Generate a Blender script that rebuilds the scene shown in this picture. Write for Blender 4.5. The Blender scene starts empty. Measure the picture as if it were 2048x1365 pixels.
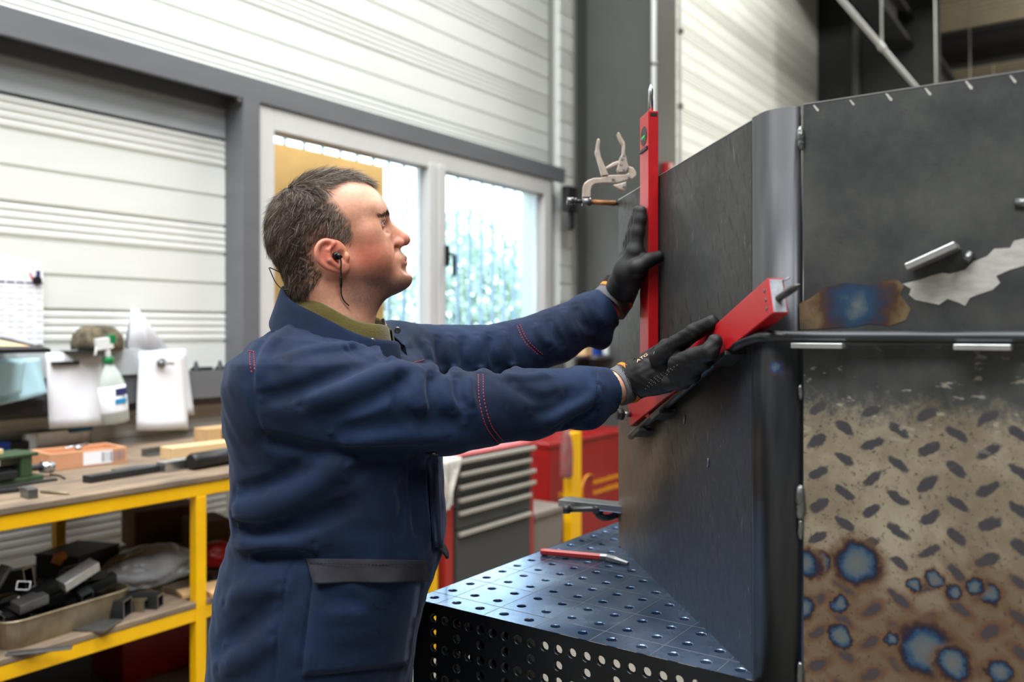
import bpy, bmesh, math, random
import numpy as np
from mathutils import Vector, Matrix
random.seed(7); rng = np.random.default_rng(7)
scene = bpy.context.scene
COL = scene.collection
# ------------------------------------------------------------------ camera
FPX = 1715.0                      # focal length in pixels of the 2048 px wide frame
THETA = math.atan2(1226.0, FPX)   # angle between the view axis and the long wall (world X)
CAMZ = 1.48; HORIZON = 664.0
CT, ST = math.cos(THETA), math.sin(THETA)
cam_data = bpy.data.cameras.new('camera'); cam = bpy.data.objects.new('camera', cam_data); COL.objects.link(cam)
cam_data.sensor_width = 36.0; cam_data.lens = 36.0 * FPX / 2048.0
cam_data.shift_y = -(682.5 - HORIZON) / 2048.0
cam.location = (0, 0, CAMZ); cam.rotation_euler = (math.pi / 2, 0, THETA - math.pi / 2)
cam_data.dof.use_dof = True; cam_data.dof.focus_distance = 1.48; cam_data.dof.aperture_fstop = 2.8
cam_data.clip_start = 0.05; cam_data.clip_end = 200
scene.camera = cam
# ------------------------------------------------------------------ colour management, world and light
vs = scene.view_settings
vs.view_transform = 'Standard'; vs.look = 'None'; vs.exposure = 0.0; vs.gamma = 1.0; vs.use_curve_mapping = False
scene.cycles.use_denoising = True
scene.cycles.max_bounces = 8; scene.cycles.diffuse_bounces = 4; scene.cycles.glossy_bounces = 4
scene.cycles.transmission_bounces = 8; scene.cycles.transparent_max_bounces = 12
scene.cycles.caustics_reflective = False; scene.cycles.caustics_refractive = False
scene.cycles.sample_clamp_indirect = 6.0
world = bpy.data.worlds.new('overcast_sky'); scene.world = world; world.use_nodes = True
_bg = world.node_tree.nodes['Background']; _bg.inputs['Color'].default_value = (0.80, 0.91, 1.0, 1); _bg.inputs['Strength'].default_value = 12.0

def area_light(name, loc, size, power, color, rot=(0, 0, 0), spread=math.pi):
    ld = bpy.data.lights.new(name, 'AREA'); ld.shape = 'RECTANGLE'; ld.size, ld.size_y = size
    ld.energy = power; ld.color = color; ld.spread = spread
    o = bpy.data.objects.new(name, ld); COL.objects.link(o); o.location = loc; o.rotation_euler = rot
    return o
# rooflights in the hall roof: long translucent strips that run across the hall
area_light('rooflight_lamp', (1.7, 1.2, 6.9), (2.2, 4.4), 560, (0.96, 0.98, 1.0))
area_light('rooflight_lamp', (-1.6, -3.4, 6.9), (2.2, 3.0), 420, (0.96, 0.98, 1.0))
area_light('rooflight_lamp', (-2.6, 1.4, 6.9), (2.2, 4.4), 640, (0.96, 0.98, 1.0))
area_light('rooflight_lamp', (8.6, 0.8, 6.9), (2.0, 4.6), 620, (1.0, 0.97, 0.9))

# ------------------------------------------------------------------ geometry helpers
def c2w(x, y, z):                 # camera-aligned ground frame (x right, y depth) -> world
    return Vector((y * CT + x * ST, y * ST - x * CT, z))
def px(u, v, d):                  # a pixel at a depth -> world
    return c2w((u - 1024.0) / FPX * d, d, CAMZ - (v - HORIZON) / FPX * d)
def ray(u, v):
    return c2w((u - 1024.0) / FPX, 1.0, -(v - HORIZON) / FPX)   # direction, z relative
CAM0 = Vector((0, 0, CAMZ))
def hit(u, v, p0, n):             # pixel ray meets the plane through p0 with normal n
    r = ray(u, v); t = (Vector(p0) - CAM0).dot(Vector(n)) / r.dot(Vector(n)); return CAM0 + r * t
def at_y(u, v, Y): return hit(u, v, (0, Y, 0), (0, 1, 0))
def at_x(u, v, X): return hit(u, v, (X, 0, 0), (1, 0, 0))
def at_z(u, v, Z): return hit(u, v, (0, 0, Z), (0, 0, 1))

class MB:
    def __init__(s): s.v = []; s.f = []; s.smooth = []
    def add(s, vs_, fs, smooth=False):
        o = len(s.v); s.v += [tuple(p) for p in vs_]; s.f += [tuple(i + o for i in f) for f in fs]; s.smooth += [smooth] * len(fs); return s
    def box(s, lo, hi, M=None):
        x0, y0, z0 = lo; x1, y1, z1 = hi
        p = [Vector(q) for q in ((x0,y0,z0),(x1,y0,z0),(x1,y1,z0),(x0,y1,z0),(x0,y0,z1),(x1,y0,z1),(x1,y1,z1),(x0,y1,z1))]
        if M: p = [M @ q for q in p]
        return s.add(p, [(0,3,2,1),(4,5,6,7),(0,1,5,4),(1,2,6,5),(2,3,7,6),(3,0,4,7)])
    def cbox(s, c, size, M=None):
        c = Vector(c); h = Vector(size) / 2
        return s.box(c - h, c + h, M)
    def prism(s, poly, z0, z1, M=None, smooth=False):   # polygon (ccw, xy) extruded in z
        n = len(poly); p = [Vector((x, y, z0)) for x, y in poly] + [Vector((x, y, z1)) for x, y in poly]
        if M: p = [M @ q for q in p]
        s.add(p, [tuple(range(n - 1, -1, -1)), tuple(range(n, 2 * n))])
        o = len(s.v) - 2 * n
        for i in range(n):
            j = (i + 1) % n; s.f.append((o + i, o + j, o + n + j, o + n + i)); s.smooth.append(smooth)
        return s
    def tube(s, pts, r, n=10, closed=False, caps=True, smooth=True, squash=None):
        pts = [Vector(p) for p in pts]; m = len(pts)
        rs = r if isinstance(r, (list, tuple)) else [r] * m
        prev = None; rings = []
        for i, p in enumerate(pts):
            if closed: t = pts[(i + 1) % m] - pts[i - 1]
            else: t = pts[min(i + 1, m - 1)] - pts[max(i - 1, 0)]
            t = t.normalized() if t.length > 1e-9 else Vector((0, 0, 1))
            if prev is None:
                a = Vector((0, 0, 1)) if abs(t.z) < 0.9 else Vector((1, 0, 0)); e = (a - t * a.dot(t)).normalized()
            else: e = (prev - t * prev.dot(t)).normalized()
            prev = e; b = t.cross(e)
            rings.append([p + (e * math.cos(2*math.pi*k/n) * (squash or 1) + b * math.sin(2*math.pi*k/n)) * rs[i] for k in range(n)])
        vs_ = [q for rg in rings for q in rg]; fs = []
        for i in range(m if closed else m - 1):
            j = (i + 1) % m
            for k in range(n): fs.append((i*n+k, i*n+(k+1)%n, j*n+(k+1)%n, j*n+k))
        o = len(s.v); s.add(vs_, fs, smooth)
        if caps and not closed:
            s.f.append(tuple(o + k for k in range(n - 1, -1, -1))); s.f.append(tuple(o + (m-1)*n + k for k in range(n))); s.smooth += [False, False]
        return s
    def lathe(s, prof, n=20, M=None, smooth=True):      # (r, z) profile about z
        m = len(prof); vs_ = []
        for r, z in prof:
            for k in range(n):
                q = Vector((r*math.cos(2*math.pi*k/n), r*math.sin(2*math.pi*k/n), z)); vs_.append(M @ q if M else q)
        fs = []
        for i in range(m - 1):
            for k in range(n): fs.append((i*n+k, i*n+(k+1)%n, (i+1)*n+(k+1)%n, (i+1)*n+k))
        o = len(s.v); s.add(vs_, fs, smooth)
        s.f.append(tuple(o + k for k in range(n - 1, -1, -1))); s.f.append(tuple(o + (m-1)*n + k for k in range(n))); s.smooth += [False, False]
        return s
    def build(s, name, mat, parent=None, bevel=0.0, segs=2):
        me = bpy.data.meshes.new(name); me.from_pydata(s.v, [], s.f)
        me.polygons.foreach_set('use_smooth', s.smooth); me.update()
        o = bpy.data.objects.new(name, me); COL.objects.link(o)
        if mat: me.materials.append(mat if not isinstance(mat, str) else MAT[mat])
        if parent: o.parent = parent
        if bevel:
            b = o.modifiers.new('bevel', 'BEVEL'); b.width = bevel; b.segments = segs; b.limit_method = 'ANGLE'; b.angle_limit = 0.6
        return o
def tag(o, label=None, cat=None, group=None, kind=None):
    if label: o['label'] = label
    if cat: o['category'] = cat
    if group: o['group'] = group
    if kind: o['kind'] = kind
    return o
def thing(name, label, cat, loc=(0, 0, 0), rz=0.0, group=None):
    o = bpy.data.objects.new(name, None); COL.objects.link(o); o.location = loc; o.rotation_euler = (0, 0, rz); o.empty_display_size = 0.05
    return tag(o, label, cat, group)
def keep(o, root):                 # parent a world-space mesh to a thing that stands elsewhere
    o.parent = root
    o.matrix_parent_inverse = (Matrix.Translation(root.location) @ root.rotation_euler.to_matrix().to_4x4()).inverted(); return o
def rotz(a): return Matrix.Rotation(a, 4, 'Z')
def T(x, y, z): return Matrix.Translation((x, y, z))
def smooth_path(pts, n=8):         # Catmull-Rom
    pts = [Vector(p) for p in pts]; P = [pts[0] * 2 - pts[1]] + pts + [pts[-1] * 2 - pts[-2]]; out = []
    for i in range(1, len(P) - 2):
        for k in range(n):
            t = k / n; a, b, c, d = P[i-1], P[i], P[i+1], P[i+2]
            out.append(0.5 * ((2*b) + (c - a)*t + (2*a - 5*b + 4*c - d)*t*t + (3*b - a - 3*c + d)*t**3))
    out.append(pts[-1]); return out

# ------------------------------------------------------------------ materials
MAT = {}
def lin(c):                        # sRGB 0-255 -> linear
    return tuple(((x/255.0)/12.92 if x/255.0 <= 0.04045 else ((x/255.0 + 0.055)/1.055)**2.4) for x in c)
def mat(name, rgb, rough=0.5, metal=0.0, var=0.0, scale=20.0, bump=0.0, bscale=200.0, spec=0.5, stretch=(1, 1, 1), var2=None, sheen=0.0, coat=0.0, srgb=True):
    m = bpy.data.materials.new(name); m.use_nodes = True; nt = m.node_tree; N, L = nt.nodes, nt.links
    b = N['Principled BSDF']; c = lin(rgb) if srgb else rgb
    b.inputs['Base Color'].default_value = (*c, 1); b.inputs['Roughness'].default_value = rough; b.inputs['Metallic'].default_value = metal
    b.inputs['Specular IOR Level'].default_value = spec
    if sheen: b.inputs['Sheen Weight'].default_value = sheen; b.inputs['Sheen Roughness'].default_value = 0.5
    if coat: b.inputs['Coat Weight'].default_value = coat
    if var or bump:
        tc = N.new('ShaderNodeTexCoord'); mp = N.new('ShaderNodeMapping'); mp.inputs['Scale'].default_value = stretch
        L.new(tc.outputs['Object'], mp.inputs['Vector'])
    if var:
        n = N.new('ShaderNodeTexNoise'); n.inputs['Scale'].default_value = scale; n.inputs['Detail'].default_value = 6; n.inputs['Roughness'].default_value = 0.6
        L.new(mp.outputs['Vector'], n.inputs['Vector'])
        r = N.new('ShaderNodeValToRGB'); r.color_ramp.elements[0].position = 0.3; r.color_ramp.elements[1].position = 0.7
        c2 = lin(var2) if var2 else tuple(x * (1 - var) for x in c)
        c1 = c if var2 else tuple(min(1, x * (1 + var * 0.6)) for x in c)
        r.color_ramp.elements[0].color = (*c2, 1); r.color_ramp.elements[1].color = (*c1, 1)
        L.new(n.outputs['Fac'], r.inputs['Fac']); L.new(r.outputs['Color'], b.inputs['Base Color'])
    if bump:
        n2 = N.new('ShaderNodeTexNoise'); n2.inputs['Scale'].default_value = bscale; n2.inputs['Detail'].default_value = 3
        L.new(mp.outputs['Vector'], n2.inputs['Vector'])
        bp = N.new('ShaderNodeBump'); bp.inputs['Strength'].default_value = bump; bp.inputs['Distance'].default_value = 0.002
        L.new(n2.outputs['Fac'], bp.inputs['Height']); L.new(bp.outputs['Normal'], b.inputs['Normal'])
    MAT[name] = m; return m
class NT:                          # small helper to write node graphs
    def __init__(s, m): s.m = m; s.nt = m.node_tree; s.N = s.nt.nodes; s.L = s.nt.links; s.b = s.N['Principled BSDF']
    def val(s, x): return x
    def _in(s, sock, v):
        if hasattr(v, 'is_output'): s.L.new(v, sock)
        else: sock.default_value = v
    def math(s, op, a, b=0.0, c=None, clamp=False):
        n = s.N.new('ShaderNodeMath'); n.operation = op; n.use_clamp = clamp; s._in(n.inputs[0], a); s._in(n.inputs[1], b)
        if c is not None: s._in(n.inputs[2], c)
        return n.outputs[0]
    def coord(s): return s.N.new('ShaderNodeTexCoord').outputs['Object']
    def sep(s, v):
        n = s.N.new('ShaderNodeSeparateXYZ'); s.L.new(v, n.inputs[0]); return n.outputs
    def comb(s, x, y, z):
        n = s.N.new('ShaderNodeCombineXYZ'); s._in(n.inputs[0], x); s._in(n.inputs[1], y); s._in(n.inputs[2], z); return n.outputs[0]
    def noise(s, v, scale, detail=4, rough=0.55, color=False):
        n = s.N.new('ShaderNodeTexNoise'); s.L.new(v, n.inputs['Vector']); n.inputs['Scale'].default_value = scale; n.inputs['Detail'].default_value = detail; n.inputs['Roughness'].default_value = rough
        return n.outputs['Color' if color else 'Fac']
    def mapping(s, v, scale=(1, 1, 1), rot=(0, 0, 0), loc=(0, 0, 0)):
        n = s.N.new('ShaderNodeMapping'); s.L.new(v, n.inputs[0]); n.inputs['Scale'].default_value = scale; n.inputs['Rotation'].default_value = rot; n.inputs['Location'].default_value = loc; return n.outputs[0]
    def ramp(s, f, stops, interp='LINEAR'):
        n = s.N.new('ShaderNodeValToRGB'); s._in(n.inputs[0], f); e = n.color_ramp.elements; n.color_ramp.interpolation = interp
        while len(e) < len(stops): e.new(0.5)
        for q, (p, c) in zip(e, stops): q.position = p; q.color = (*c, 1) if len(c) == 3 else c
        return n.outputs['Color']
    def ramp1(s, f, a, b):         # smooth 0..1 between a and b
        n = s.N.new('ShaderNodeMapRange'); n.interpolation_type = 'SMOOTHSTEP'; s._in(n.inputs[0], f); n.inputs[1].default_value = a; n.inputs[2].default_value = b; return n.outputs[0]
    def mix(s, f, a, b, blend='MIX'):
        n = s.N.new('ShaderNodeMix'); n.data_type = 'RGBA'; n.blend_type = blend; s._in(n.inputs[0], f)
        for sock, v in ((n.inputs[6], a), (n.inputs[7], b)):
            if hasattr(v, 'is_output'): s.L.new(v, sock)
            else: sock.default_value = (*v, 1) if len(v) == 3 else v
        return n.outputs[2]
    def dist(s, v, p):
        n = s.N.new('ShaderNodeVectorMath'); n.operation = 'DISTANCE'; s.L.new(v, n.inputs[0]); n.inputs[1].default_value = p; return n.outputs['Value']
    def bump(s, h, strength=0.3, dist=0.002):
        n = s.N.new('ShaderNodeBump'); n.inputs['Strength'].default_value = strength; n.inputs['Distance'].default_value = dist; s.L.new(h, n.inputs['Height']); s.L.new(n.outputs[0], s.b.inputs['Normal'])
    def set(s, k, v): s._in(s.b.inputs[k], v)

mat('cladding_white', (228, 230, 224), 0.55, var=0.05, scale=3, stretch=(0.4, 1, 3))
mat('cladding_groove', (170, 172, 166), 0.6)
mat('band_grey', (186, 194, 198), 0.5, var=0.06, scale=4)
mat('girt_grey', (104, 106, 110), 0.45, var=0.08, scale=6, stretch=(0.3, 1, 2))
mat('column_grey', (76, 78, 74), 0.5, var=0.08, scale=3)
mat('window_grey', (206, 206, 203), 0.4, var=0.04, scale=5)
mat('pipe_white', (205, 208, 204), 0.4)
mat('black_plastic', (20, 20, 22), 0.45)
mat('hall_wall', (92, 92, 90), 0.7, var=0.1, scale=2)
mat('dark_wall', (30, 31, 32), 0.8, var=0.2, scale=3)
mat('dark_steel_paint', (38, 39, 41), 0.6)
mat('roof_beige', (150, 142, 122), 0.7, var=0.1, scale=2)
mat('floor_concrete', (120, 115, 106), 0.65, var=0.18, scale=3, bump=0.15, bscale=60)
mat('grille_white', (108, 126, 146), 0.5)
mat('tan_render', (238, 172, 104), 0.9, var=0.1, scale=4)
mat('yellow_paint', (255, 190, 0), 0.42, var=0.12, scale=9, bump=0.05, bscale=80)
mat('bench_wood', (148, 126, 102), 0.7, var=0.3, scale=9, stretch=(0.5, 2, 2), var2=(92, 82, 72), bump=0.1, bscale=90)
mat('raw_wood', (206, 168, 120), 0.65, var=0.15, scale=8, stretch=(0.3, 3, 3))
mat('pine_wood', (222, 190, 142), 0.65, var=0.12, scale=10, stretch=(0.3, 3, 3))
mat('copper_wood', (205, 150, 112), 0.6, var=0.15, scale=8, stretch=(0.4, 3, 3))
mat('steel_dark', (62, 64, 66), 0.42, 0.7, var=0.25, scale=14)
mat('steel_black', (30, 31, 33), 0.4, 0.5, var=0.25, scale=14)
mat('steel_mid', (120, 120, 120), 0.38, 0.8, var=0.2, scale=18)
mat('steel_bright', (190, 192, 194), 0.28, 0.95, var=0.1, scale=30)
mat('steel_cut', (205, 205, 205), 0.3, 0.8, var=0.12, scale=40)
mat('galvanised', (176, 164, 140), 0.4, 0.7, var=0.35, scale=10, var2=(120, 104, 78))
mat('paper_white', (240, 241, 246), 0.85)
mat('paper_blue', (176, 214, 226), 0.8, var=0.05, scale=5)
mat('paper_grey', (214, 216, 222), 0.85, var=0.06, scale=6)
mat('red_paint', (150, 18, 16), 0.35, var=0.15, scale=8)
mat('red_frame', (168, 46, 40), 0.4, var=0.1, scale=8)
mat('drawer_grey', (66, 66, 64), 0.45, var=0.08, scale=6)
mat('bin_grey', (132, 124, 116), 0.6, var=0.1, scale=8)
mat('handle_grey', (176, 170, 160), 0.4, 0.3)
mat('white_plastic', (225, 228, 228), 0.4)
mat('green_plastic', (20, 120, 66), 0.4)
mat('blue_plastic', (22, 66, 160), 0.4)
mat('cyan_print', (40, 140, 190), 0.5)
mat('green_paint', (52, 74, 46), 0.5, var=0.3, scale=20)
mat('orange_print', (216, 140, 80), 0.6)
mat('cardboard', (120, 92, 66), 0.8, var=0.15, scale=6)
mat('rag_white', (206, 200, 190), 0.95, var=0.35, scale=26, bump=0.8, bscale=60)
mat('ink_grey', (120, 126, 140), 0.8)
mat('ink_navy', (40, 46, 96), 0.8)
mat('ink_red', (200, 50, 50), 0.8)
mat('yellow_print', (214, 140, 10), 0.5)
# ================================================================== the setting
YC, YB = 3.80, 3.65                # cladding plane and the inner face of the girts
def struct(o): o['kind'] = 'structure'; return o
struct(MB().box((-9, -9, -0.12), (24, 4.3, 0)).build('floor', 'floor_concrete'))
wall_back = struct(MB().box((-9, 3.86, -0.1), (2.80, 3.98, 7.2)).box((2.80, 3.86, -0.1), (5.70, 3.98, 1.16)).box((2.80, 3.86, 2.62), (5.70, 3.98, 7.2))
                   .box((5.70, 3.86, -0.1), (24, 3.98, 7.2)).build('wall_back', 'cladding_groove'))
def flat_profile(h):               # (y towards the room is smaller, z)
    return [(YC + 0.06, 0), (YC + 0.012, 0), (YC + 0.010, 0.006), (YC, 0.012), (YC, h - 0.002), (YC + 0.06, h)]
def rib_profile(h):
    p = [(YC + 0.06, 0), (YC + 0.012, 0), (YC + 0.008, 0.006)]; n = 4
    for i in range(n):
        a = 0.010 + (h - 0.012) * i / n; w = (h - 0.012) / n
        p += [(YC + 0.005, a + 0.002), (YC - 0.001, a + w * 0.25), (YC - 0.001, a + w * 0.75), (YC + 0.005, a + w - 0.002)]
    return p + [(YC + 0.06, h)]
_plank_cache = {}
def plank(x0, x1, z, ribbed, h=0.15):
    key = (round(x1 - x0, 3), ribbed, h)
    if key not in _plank_cache:
        pr = rib_profile(h) if ribbed else flat_profile(h); n = len(pr); L_ = x1 - x0
        m = MB(); m.add([(0, y, zz) for y, zz in pr] + [(L_, y, zz) for y, zz in pr],
                        [(i, i + 1, n + i + 1, n + i) for i in range(n - 1)] + [tuple(range(n - 1, -1, -1)), tuple(range(n, 2 * n))])
        o = m.build('cladding_plank', 'cladding_white'); _plank_cache[key] = o
    else:
        o = _plank_cache[key].copy(); COL.objects.link(o)
    o.location = (x0, 0, z); o.parent = wall_back; return o
z0 = 2.024 - 0.45 * 5
k = 0
while z0 + 0.15 * k < 6.9:
    z = z0 + 0.15 * k; ribbed = (k % 3 == 2)
    if z > 0:
        if z > 2.75: plank(-3.0, 5.82, z, ribbed)
        elif not (2.47 < z < 2.75): plank(-3.0, 2.76, z, ribbed)
        plank(6.0, 13.3, z, ribbed)
    k += 1
struct(MB().box((-3.0, YC - 0.002, 2.485), (2.76, YC + 0.05, 2.785)).build('trim_1', 'band_grey'))
# girts: channel sections with a lip
def girt(name, x0, x1, za, zb, lip=0.035):
    t = 0.012
    m = MB().box((x0, YB, za), (x1, YB + t, zb)).box((x0, YB + t, zb - t), (x1, YC + 0.02, zb)).box((x0, YB + t, za), (x1, YB + lip, za + t))
    m.box((x0, YC - 0.03, za - 0.045), (x1, YC + 0.02, za + 0.02))
    return struct(m.build(name, 'girt_grey'))
girt('trim_2', -3.0, 5.84, 2.672, 2.787)
girt('trim_3', -3.0, 5.84, 1.157, 1.290)
# post left of the window
struct(MB().box((2.755, YB, 1.29), (2.767, YC + 0.03, 2.672)).box((2.767, YB, 1.29), (2.858, YB + 0.012, 2.672)).box((2.846, YB + 0.012, 1.29), (2.858, YC + 0.06, 2.672)).build('trim_4', 'girt_grey'))
bolt = MB()
tag(MB().cbox((2.745, YB + 0.055, 2.655), (0.03, 0.06, 0.035)).tube([(2.735, YB + 0.02, 2.655), (2.735, YB - 0.004, 2.655)], 0.012, 8).build('post_bracket', 'steel_mid'), 'small steel bracket where the grey post meets the upper rail', 'bracket')
# window
WX0, WX1, WZ0, WZ1 = 2.860, 5.660, 1.29, 2.672
win = struct(bpy.data.objects.new('window_1', None)); COL.objects.link(win); win.location = (WX0, 3.67, WZ0)
fw = 0.105
fr = MB().box((WX0, 3.665, WZ0), (WX0 + fw, 3.78, WZ1)).box((WX1 - fw * 0.9, 3.665, WZ0), (WX1, 3.78, WZ1)).box((WX0 + fw, 3.665, WZ1 - 0.125), (WX1 - fw * .9, 3.78, WZ1)).box((WX0 + fw, 3.665, WZ0), (WX1 - fw * .9, 3.78, WZ0 + 0.10))
keep(fr.build('window_frame', 'window_grey', bevel=0.004), win)
MX0, MX1 = 4.20, 4.352
mu = MB().box((MX0, 3.655, WZ0 + 0.1), (MX0 + 0.07, 3.78, WZ1 - 0.10)).box((MX0 + 0.082, 3.650, WZ0 + 0.1), (MX1, 3.78, WZ1 - 0.10)).box((MX0 + 0.06, 3.69, WZ0 + 0.1), (MX0 + 0.09, 3.78, WZ1 - 0.125))
keep(mu.build('mullion', 'window_grey', bevel=0.004), win)
m = mat('glass', (225, 240, 245), 0.02); m_ = NT(m); m_.b.inputs['Transmission Weight'].default_value = 1.0; m_.b.inputs['IOR'].default_value = 1.01
for a, b in ((WX0 + fw, MX0), (MX1, WX1 - fw * .9)):
    keep(MB().box((a - 0.01, 3.735, WZ0 + 0.09), (b + 0.01, 3.741, WZ1 - 0.115)).build('pane', 'glass'), win)
hz = at_y(895, 512, 3.64)
hd = MB().cbox((hz.x, 3.642, hz.z), (0.035, 0.018, 0.14)).tube([(hz.x, 3.64, hz.z + 0.01), (hz.x, 3.60, hz.z + 0.01), (hz.x + 0.01, 3.592, hz.z)], 0.012, 8).cbox((hz.x + 0.01, 3.59, hz.z - 0.065), (0.028, 0.018, 0.14))
keep(hd.build('window_handle', 'black_plastic', bevel=0.004), win)
# white security grille outside the window
gr = thing('security_grille', 'white steel bar grille fixed outside the window', 'grille', (5.2, 4.69, -.05))
for i, x in enumerate(np.arange(3.2, 7.2, 0.17)):
    keep(MB().box((x - 0.011, 4.68, -.05), (x + 0.011, 4.702, 2.98)).build('grille_bar', 'grille_white'), gr)
for z in (1.40, 2.86):
    keep(MB().box((3.1, 4.675, z - 0.016), (7.3, 4.705, z + 0.016)).build('grille_rail', 'grille_white'), gr)
# outside: tan annex wall, hedge, ground
YT = 4.45
_b0, _b1 = at_y(535, 290, YT), at_y(768, 320, YT)
_zt = at_y(640, 305, YT).z
tag(MB().box((_b0.x, YT, -.05), (_b1.x, YT + .12, _zt)).box((_b0.x, YT - .008, -.05), (_b1.x, YT, .3)).build('tan_board', 'tan_render'), 'tan wall panel standing outside behind the left window sash', 'panel')
struct(MB().box((-6, 4.35, -0.4), (30, 40, -0.05)).build('ground_outside', 'floor_concrete'))
def leafy(name, c, rad, n, matname, parent=None, lsize=0.09):
    r_ = np.random.default_rng(int(abs(c[0]) * 100) + 3)
    d = r_.normal(size=(n, 3)); d /= np.linalg.norm(d, axis=1)[:, None]; rr = r_.random(n) ** 0.35
    p = np.array(c) + d * rr[:, None] * np.array(rad); v = []; f = []
    a = r_.normal(size=(n, 3)); a /= np.linalg.norm(a, axis=1)[:, None]; b = np.cross(a, r_.normal(size=(n, 3))); b /= np.linalg.norm(b, axis=1)[:, None]
    s_ = lsize * (0.6 + 0.8 * r_.random(n))[:, None]
    V = np.stack([p - a * s_, p - b * s_ * 0.5, p + a * s_, p + b * s_ * 0.5], 1).reshape(-1, 3)
    me = bpy.data.meshes.new(name); me.from_pydata(V.tolist(), [], np.arange(4 * n).reshape(n, 4).tolist()); me.materials.append(MAT[matname])
    o = bpy.data.objects.new(name, me); COL.objects.link(o); o['kind'] = 'stuff'
    if parent: keep(o, parent)
    return o
mat('leaf_pale', (176, 192, 178), 0.6, var=0.4, scale=3)
mat('bark', (90, 76, 60), 0.9)
for i, (x, y, r_, h, lab) in enumerate(((8.9, 9.5, 1.3, 2.6, 'pale green shrub outside the left window sash'), (12.0, 9.6, 1.7, 2.5, 'pale green shrub seen through the window beside the mullion'), (15.6, 10.0, 1.9, 2.8, 'pale green shrub seen through the right part of the window'))):
    s = thing('garden_shrub', lab, 'shrub', (x, y, -0.05), 0, 'shrubs outside the window')
    leafy('foliage', (x, y, h * 0.75), (r_, 0.7, h * 0.72), 3000, 'leaf_pale', s, 0.10)
    keep(MB().tube([(x, y, -0.06), (x + .05, y, h * .6), (x - .02, y, h)], [.07, .05, .02], 8).build('stem', 'bark'), s)
# steel portal column, with its service pipes
CX = at_y(1157, 400, YB).x + 0.02
colm = MB().box((CX + 0.13, 2.93, 0), (CX + 0.145, 3.70, 7.0)).box((CX - 0.03, 3.66, 0), (CX + 0.30, 3.69, 7.0))
fx = at_y(1319, 300, 2.9).x
colm.box((fx - 0.03, 2.90, 0), (fx + 0.30, 2.935, 7.0)).box((CX + 0.13, 2.93, 0), (fx + 0.2, 2.95, 7.0))
struct(colm.build('column_steel', 'column_grey'))
pc = at_y(1309, 300, 2.86)
pp = thing('service_pipe', 'white vertical pipe clipped to the grey steel column', 'pipe', (pc.x, 2.86, 0))
keep(MB().tube([(pc.x, 2.865, 0), (pc.x, 2.865, 7.0)], 0.019, 12).build('pipe', 'pipe_white'), pp)
for zz in (1.3, at_y(1312, 130, 2.86).z, 4.1):
    keep(MB().tube([(pc.x, 2.865, zz - 0.012), (pc.x, 2.865, zz + 0.012)], 0.023, 12).cbox((pc.x + 0.05, 2.885, zz), (0.09, 0.02, 0.02)).build('pipe_clip', 'steel_mid'), pp)
qc = at_y(1360, 200, 2.95)
pq = thing('conduit', 'thin pale conduit running up the right edge of the column', 'pipe', (qc.x, 2.95, 0))
keep(MB().tube([(qc.x, 2.95, 0), (qc.x, 2.95, 7.0)], 0.014, 10).build('pipe', 'pipe_white'), pq)
for v in (210, 60):
    zz = at_y(1358, v, 2.94).z
    keep(MB().tube([(qc.x - 0.01, 2.925, zz), (qc.x - 0.01, 2.955, zz)], 0.024, 10).build('pipe_clip', 'steel_mid'), pq)
jb = at_y(1143, 398, 3.60)
t = thing('shutter_bracket', 'black bracket on the column beside the window', 'bracket', (jb.x, 3.60, jb.z))
keep(MB().cbox((jb.x, 3.62, jb.z), (0.14, 0.07, 0.20)).cbox((jb.x + 0.03, 3.63, jb.z - 0.16), (0.06, 0.04, 0.16)).build('body', 'black_plastic', bevel=0.01), t)
rb = at_y(1334, 342, 2.88)
t = thing('call_button', 'small red box on the column just above the steel sheet', 'switch', (rb.x, 2.88, rb.z))
keep(MB().cbox((rb.x, 2.87, rb.z), (0.10, 0.06, 0.12)).tube([(rb.x, 2.845, rb.z), (rb.x, 2.83, rb.z)], 0.02, 10).build('body', 'red_paint', bevel=0.006), t)
# dark bay at the far right, roof and overhead steel
struct(MB().box((13.3, 2.15, 0), (13.55, 3.86, 7.0)).build('wall_partition', 'dark_wall'))
struct(MB().box((23.8, -9, 0), (24.0, 3.9, 7.4)).build('wall_end', 'dark_wall'))
struct(MB().box((-9, -9.1, 0), (24, -9, 7.4)).build('wall_front', 'hall_wall'))
struct(MB().box((-9.1, -9, 0), (-9, 4, 7.4)).build('wall_side', 'hall_wall'))
rf = MB(); n = 0
for x in np.arange(-9, 24, 0.25):
    rf.box((x, -9, 7.0), (x + 0.15, 4, 7.08)); rf.box((x + 0.15, -9, 7.03), (x + 0.25, 4, 7.08))
struct(rf.build('ceiling', 'roof_beige'))
for x in (-5.6, 6.1, 11.5, 17.5):
    struct(MB().box((x, -9, 6.35), (x + 0.25, 3.8, 6.39)).box((x + 0.115, -9, 6.39), (x + 0.135, 3.8, 6.96)).box((x, -9, 6.96), (x + 0.25, 3.8, 7.0)).build('trim_rafter', 'dark_steel_paint'))
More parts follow.
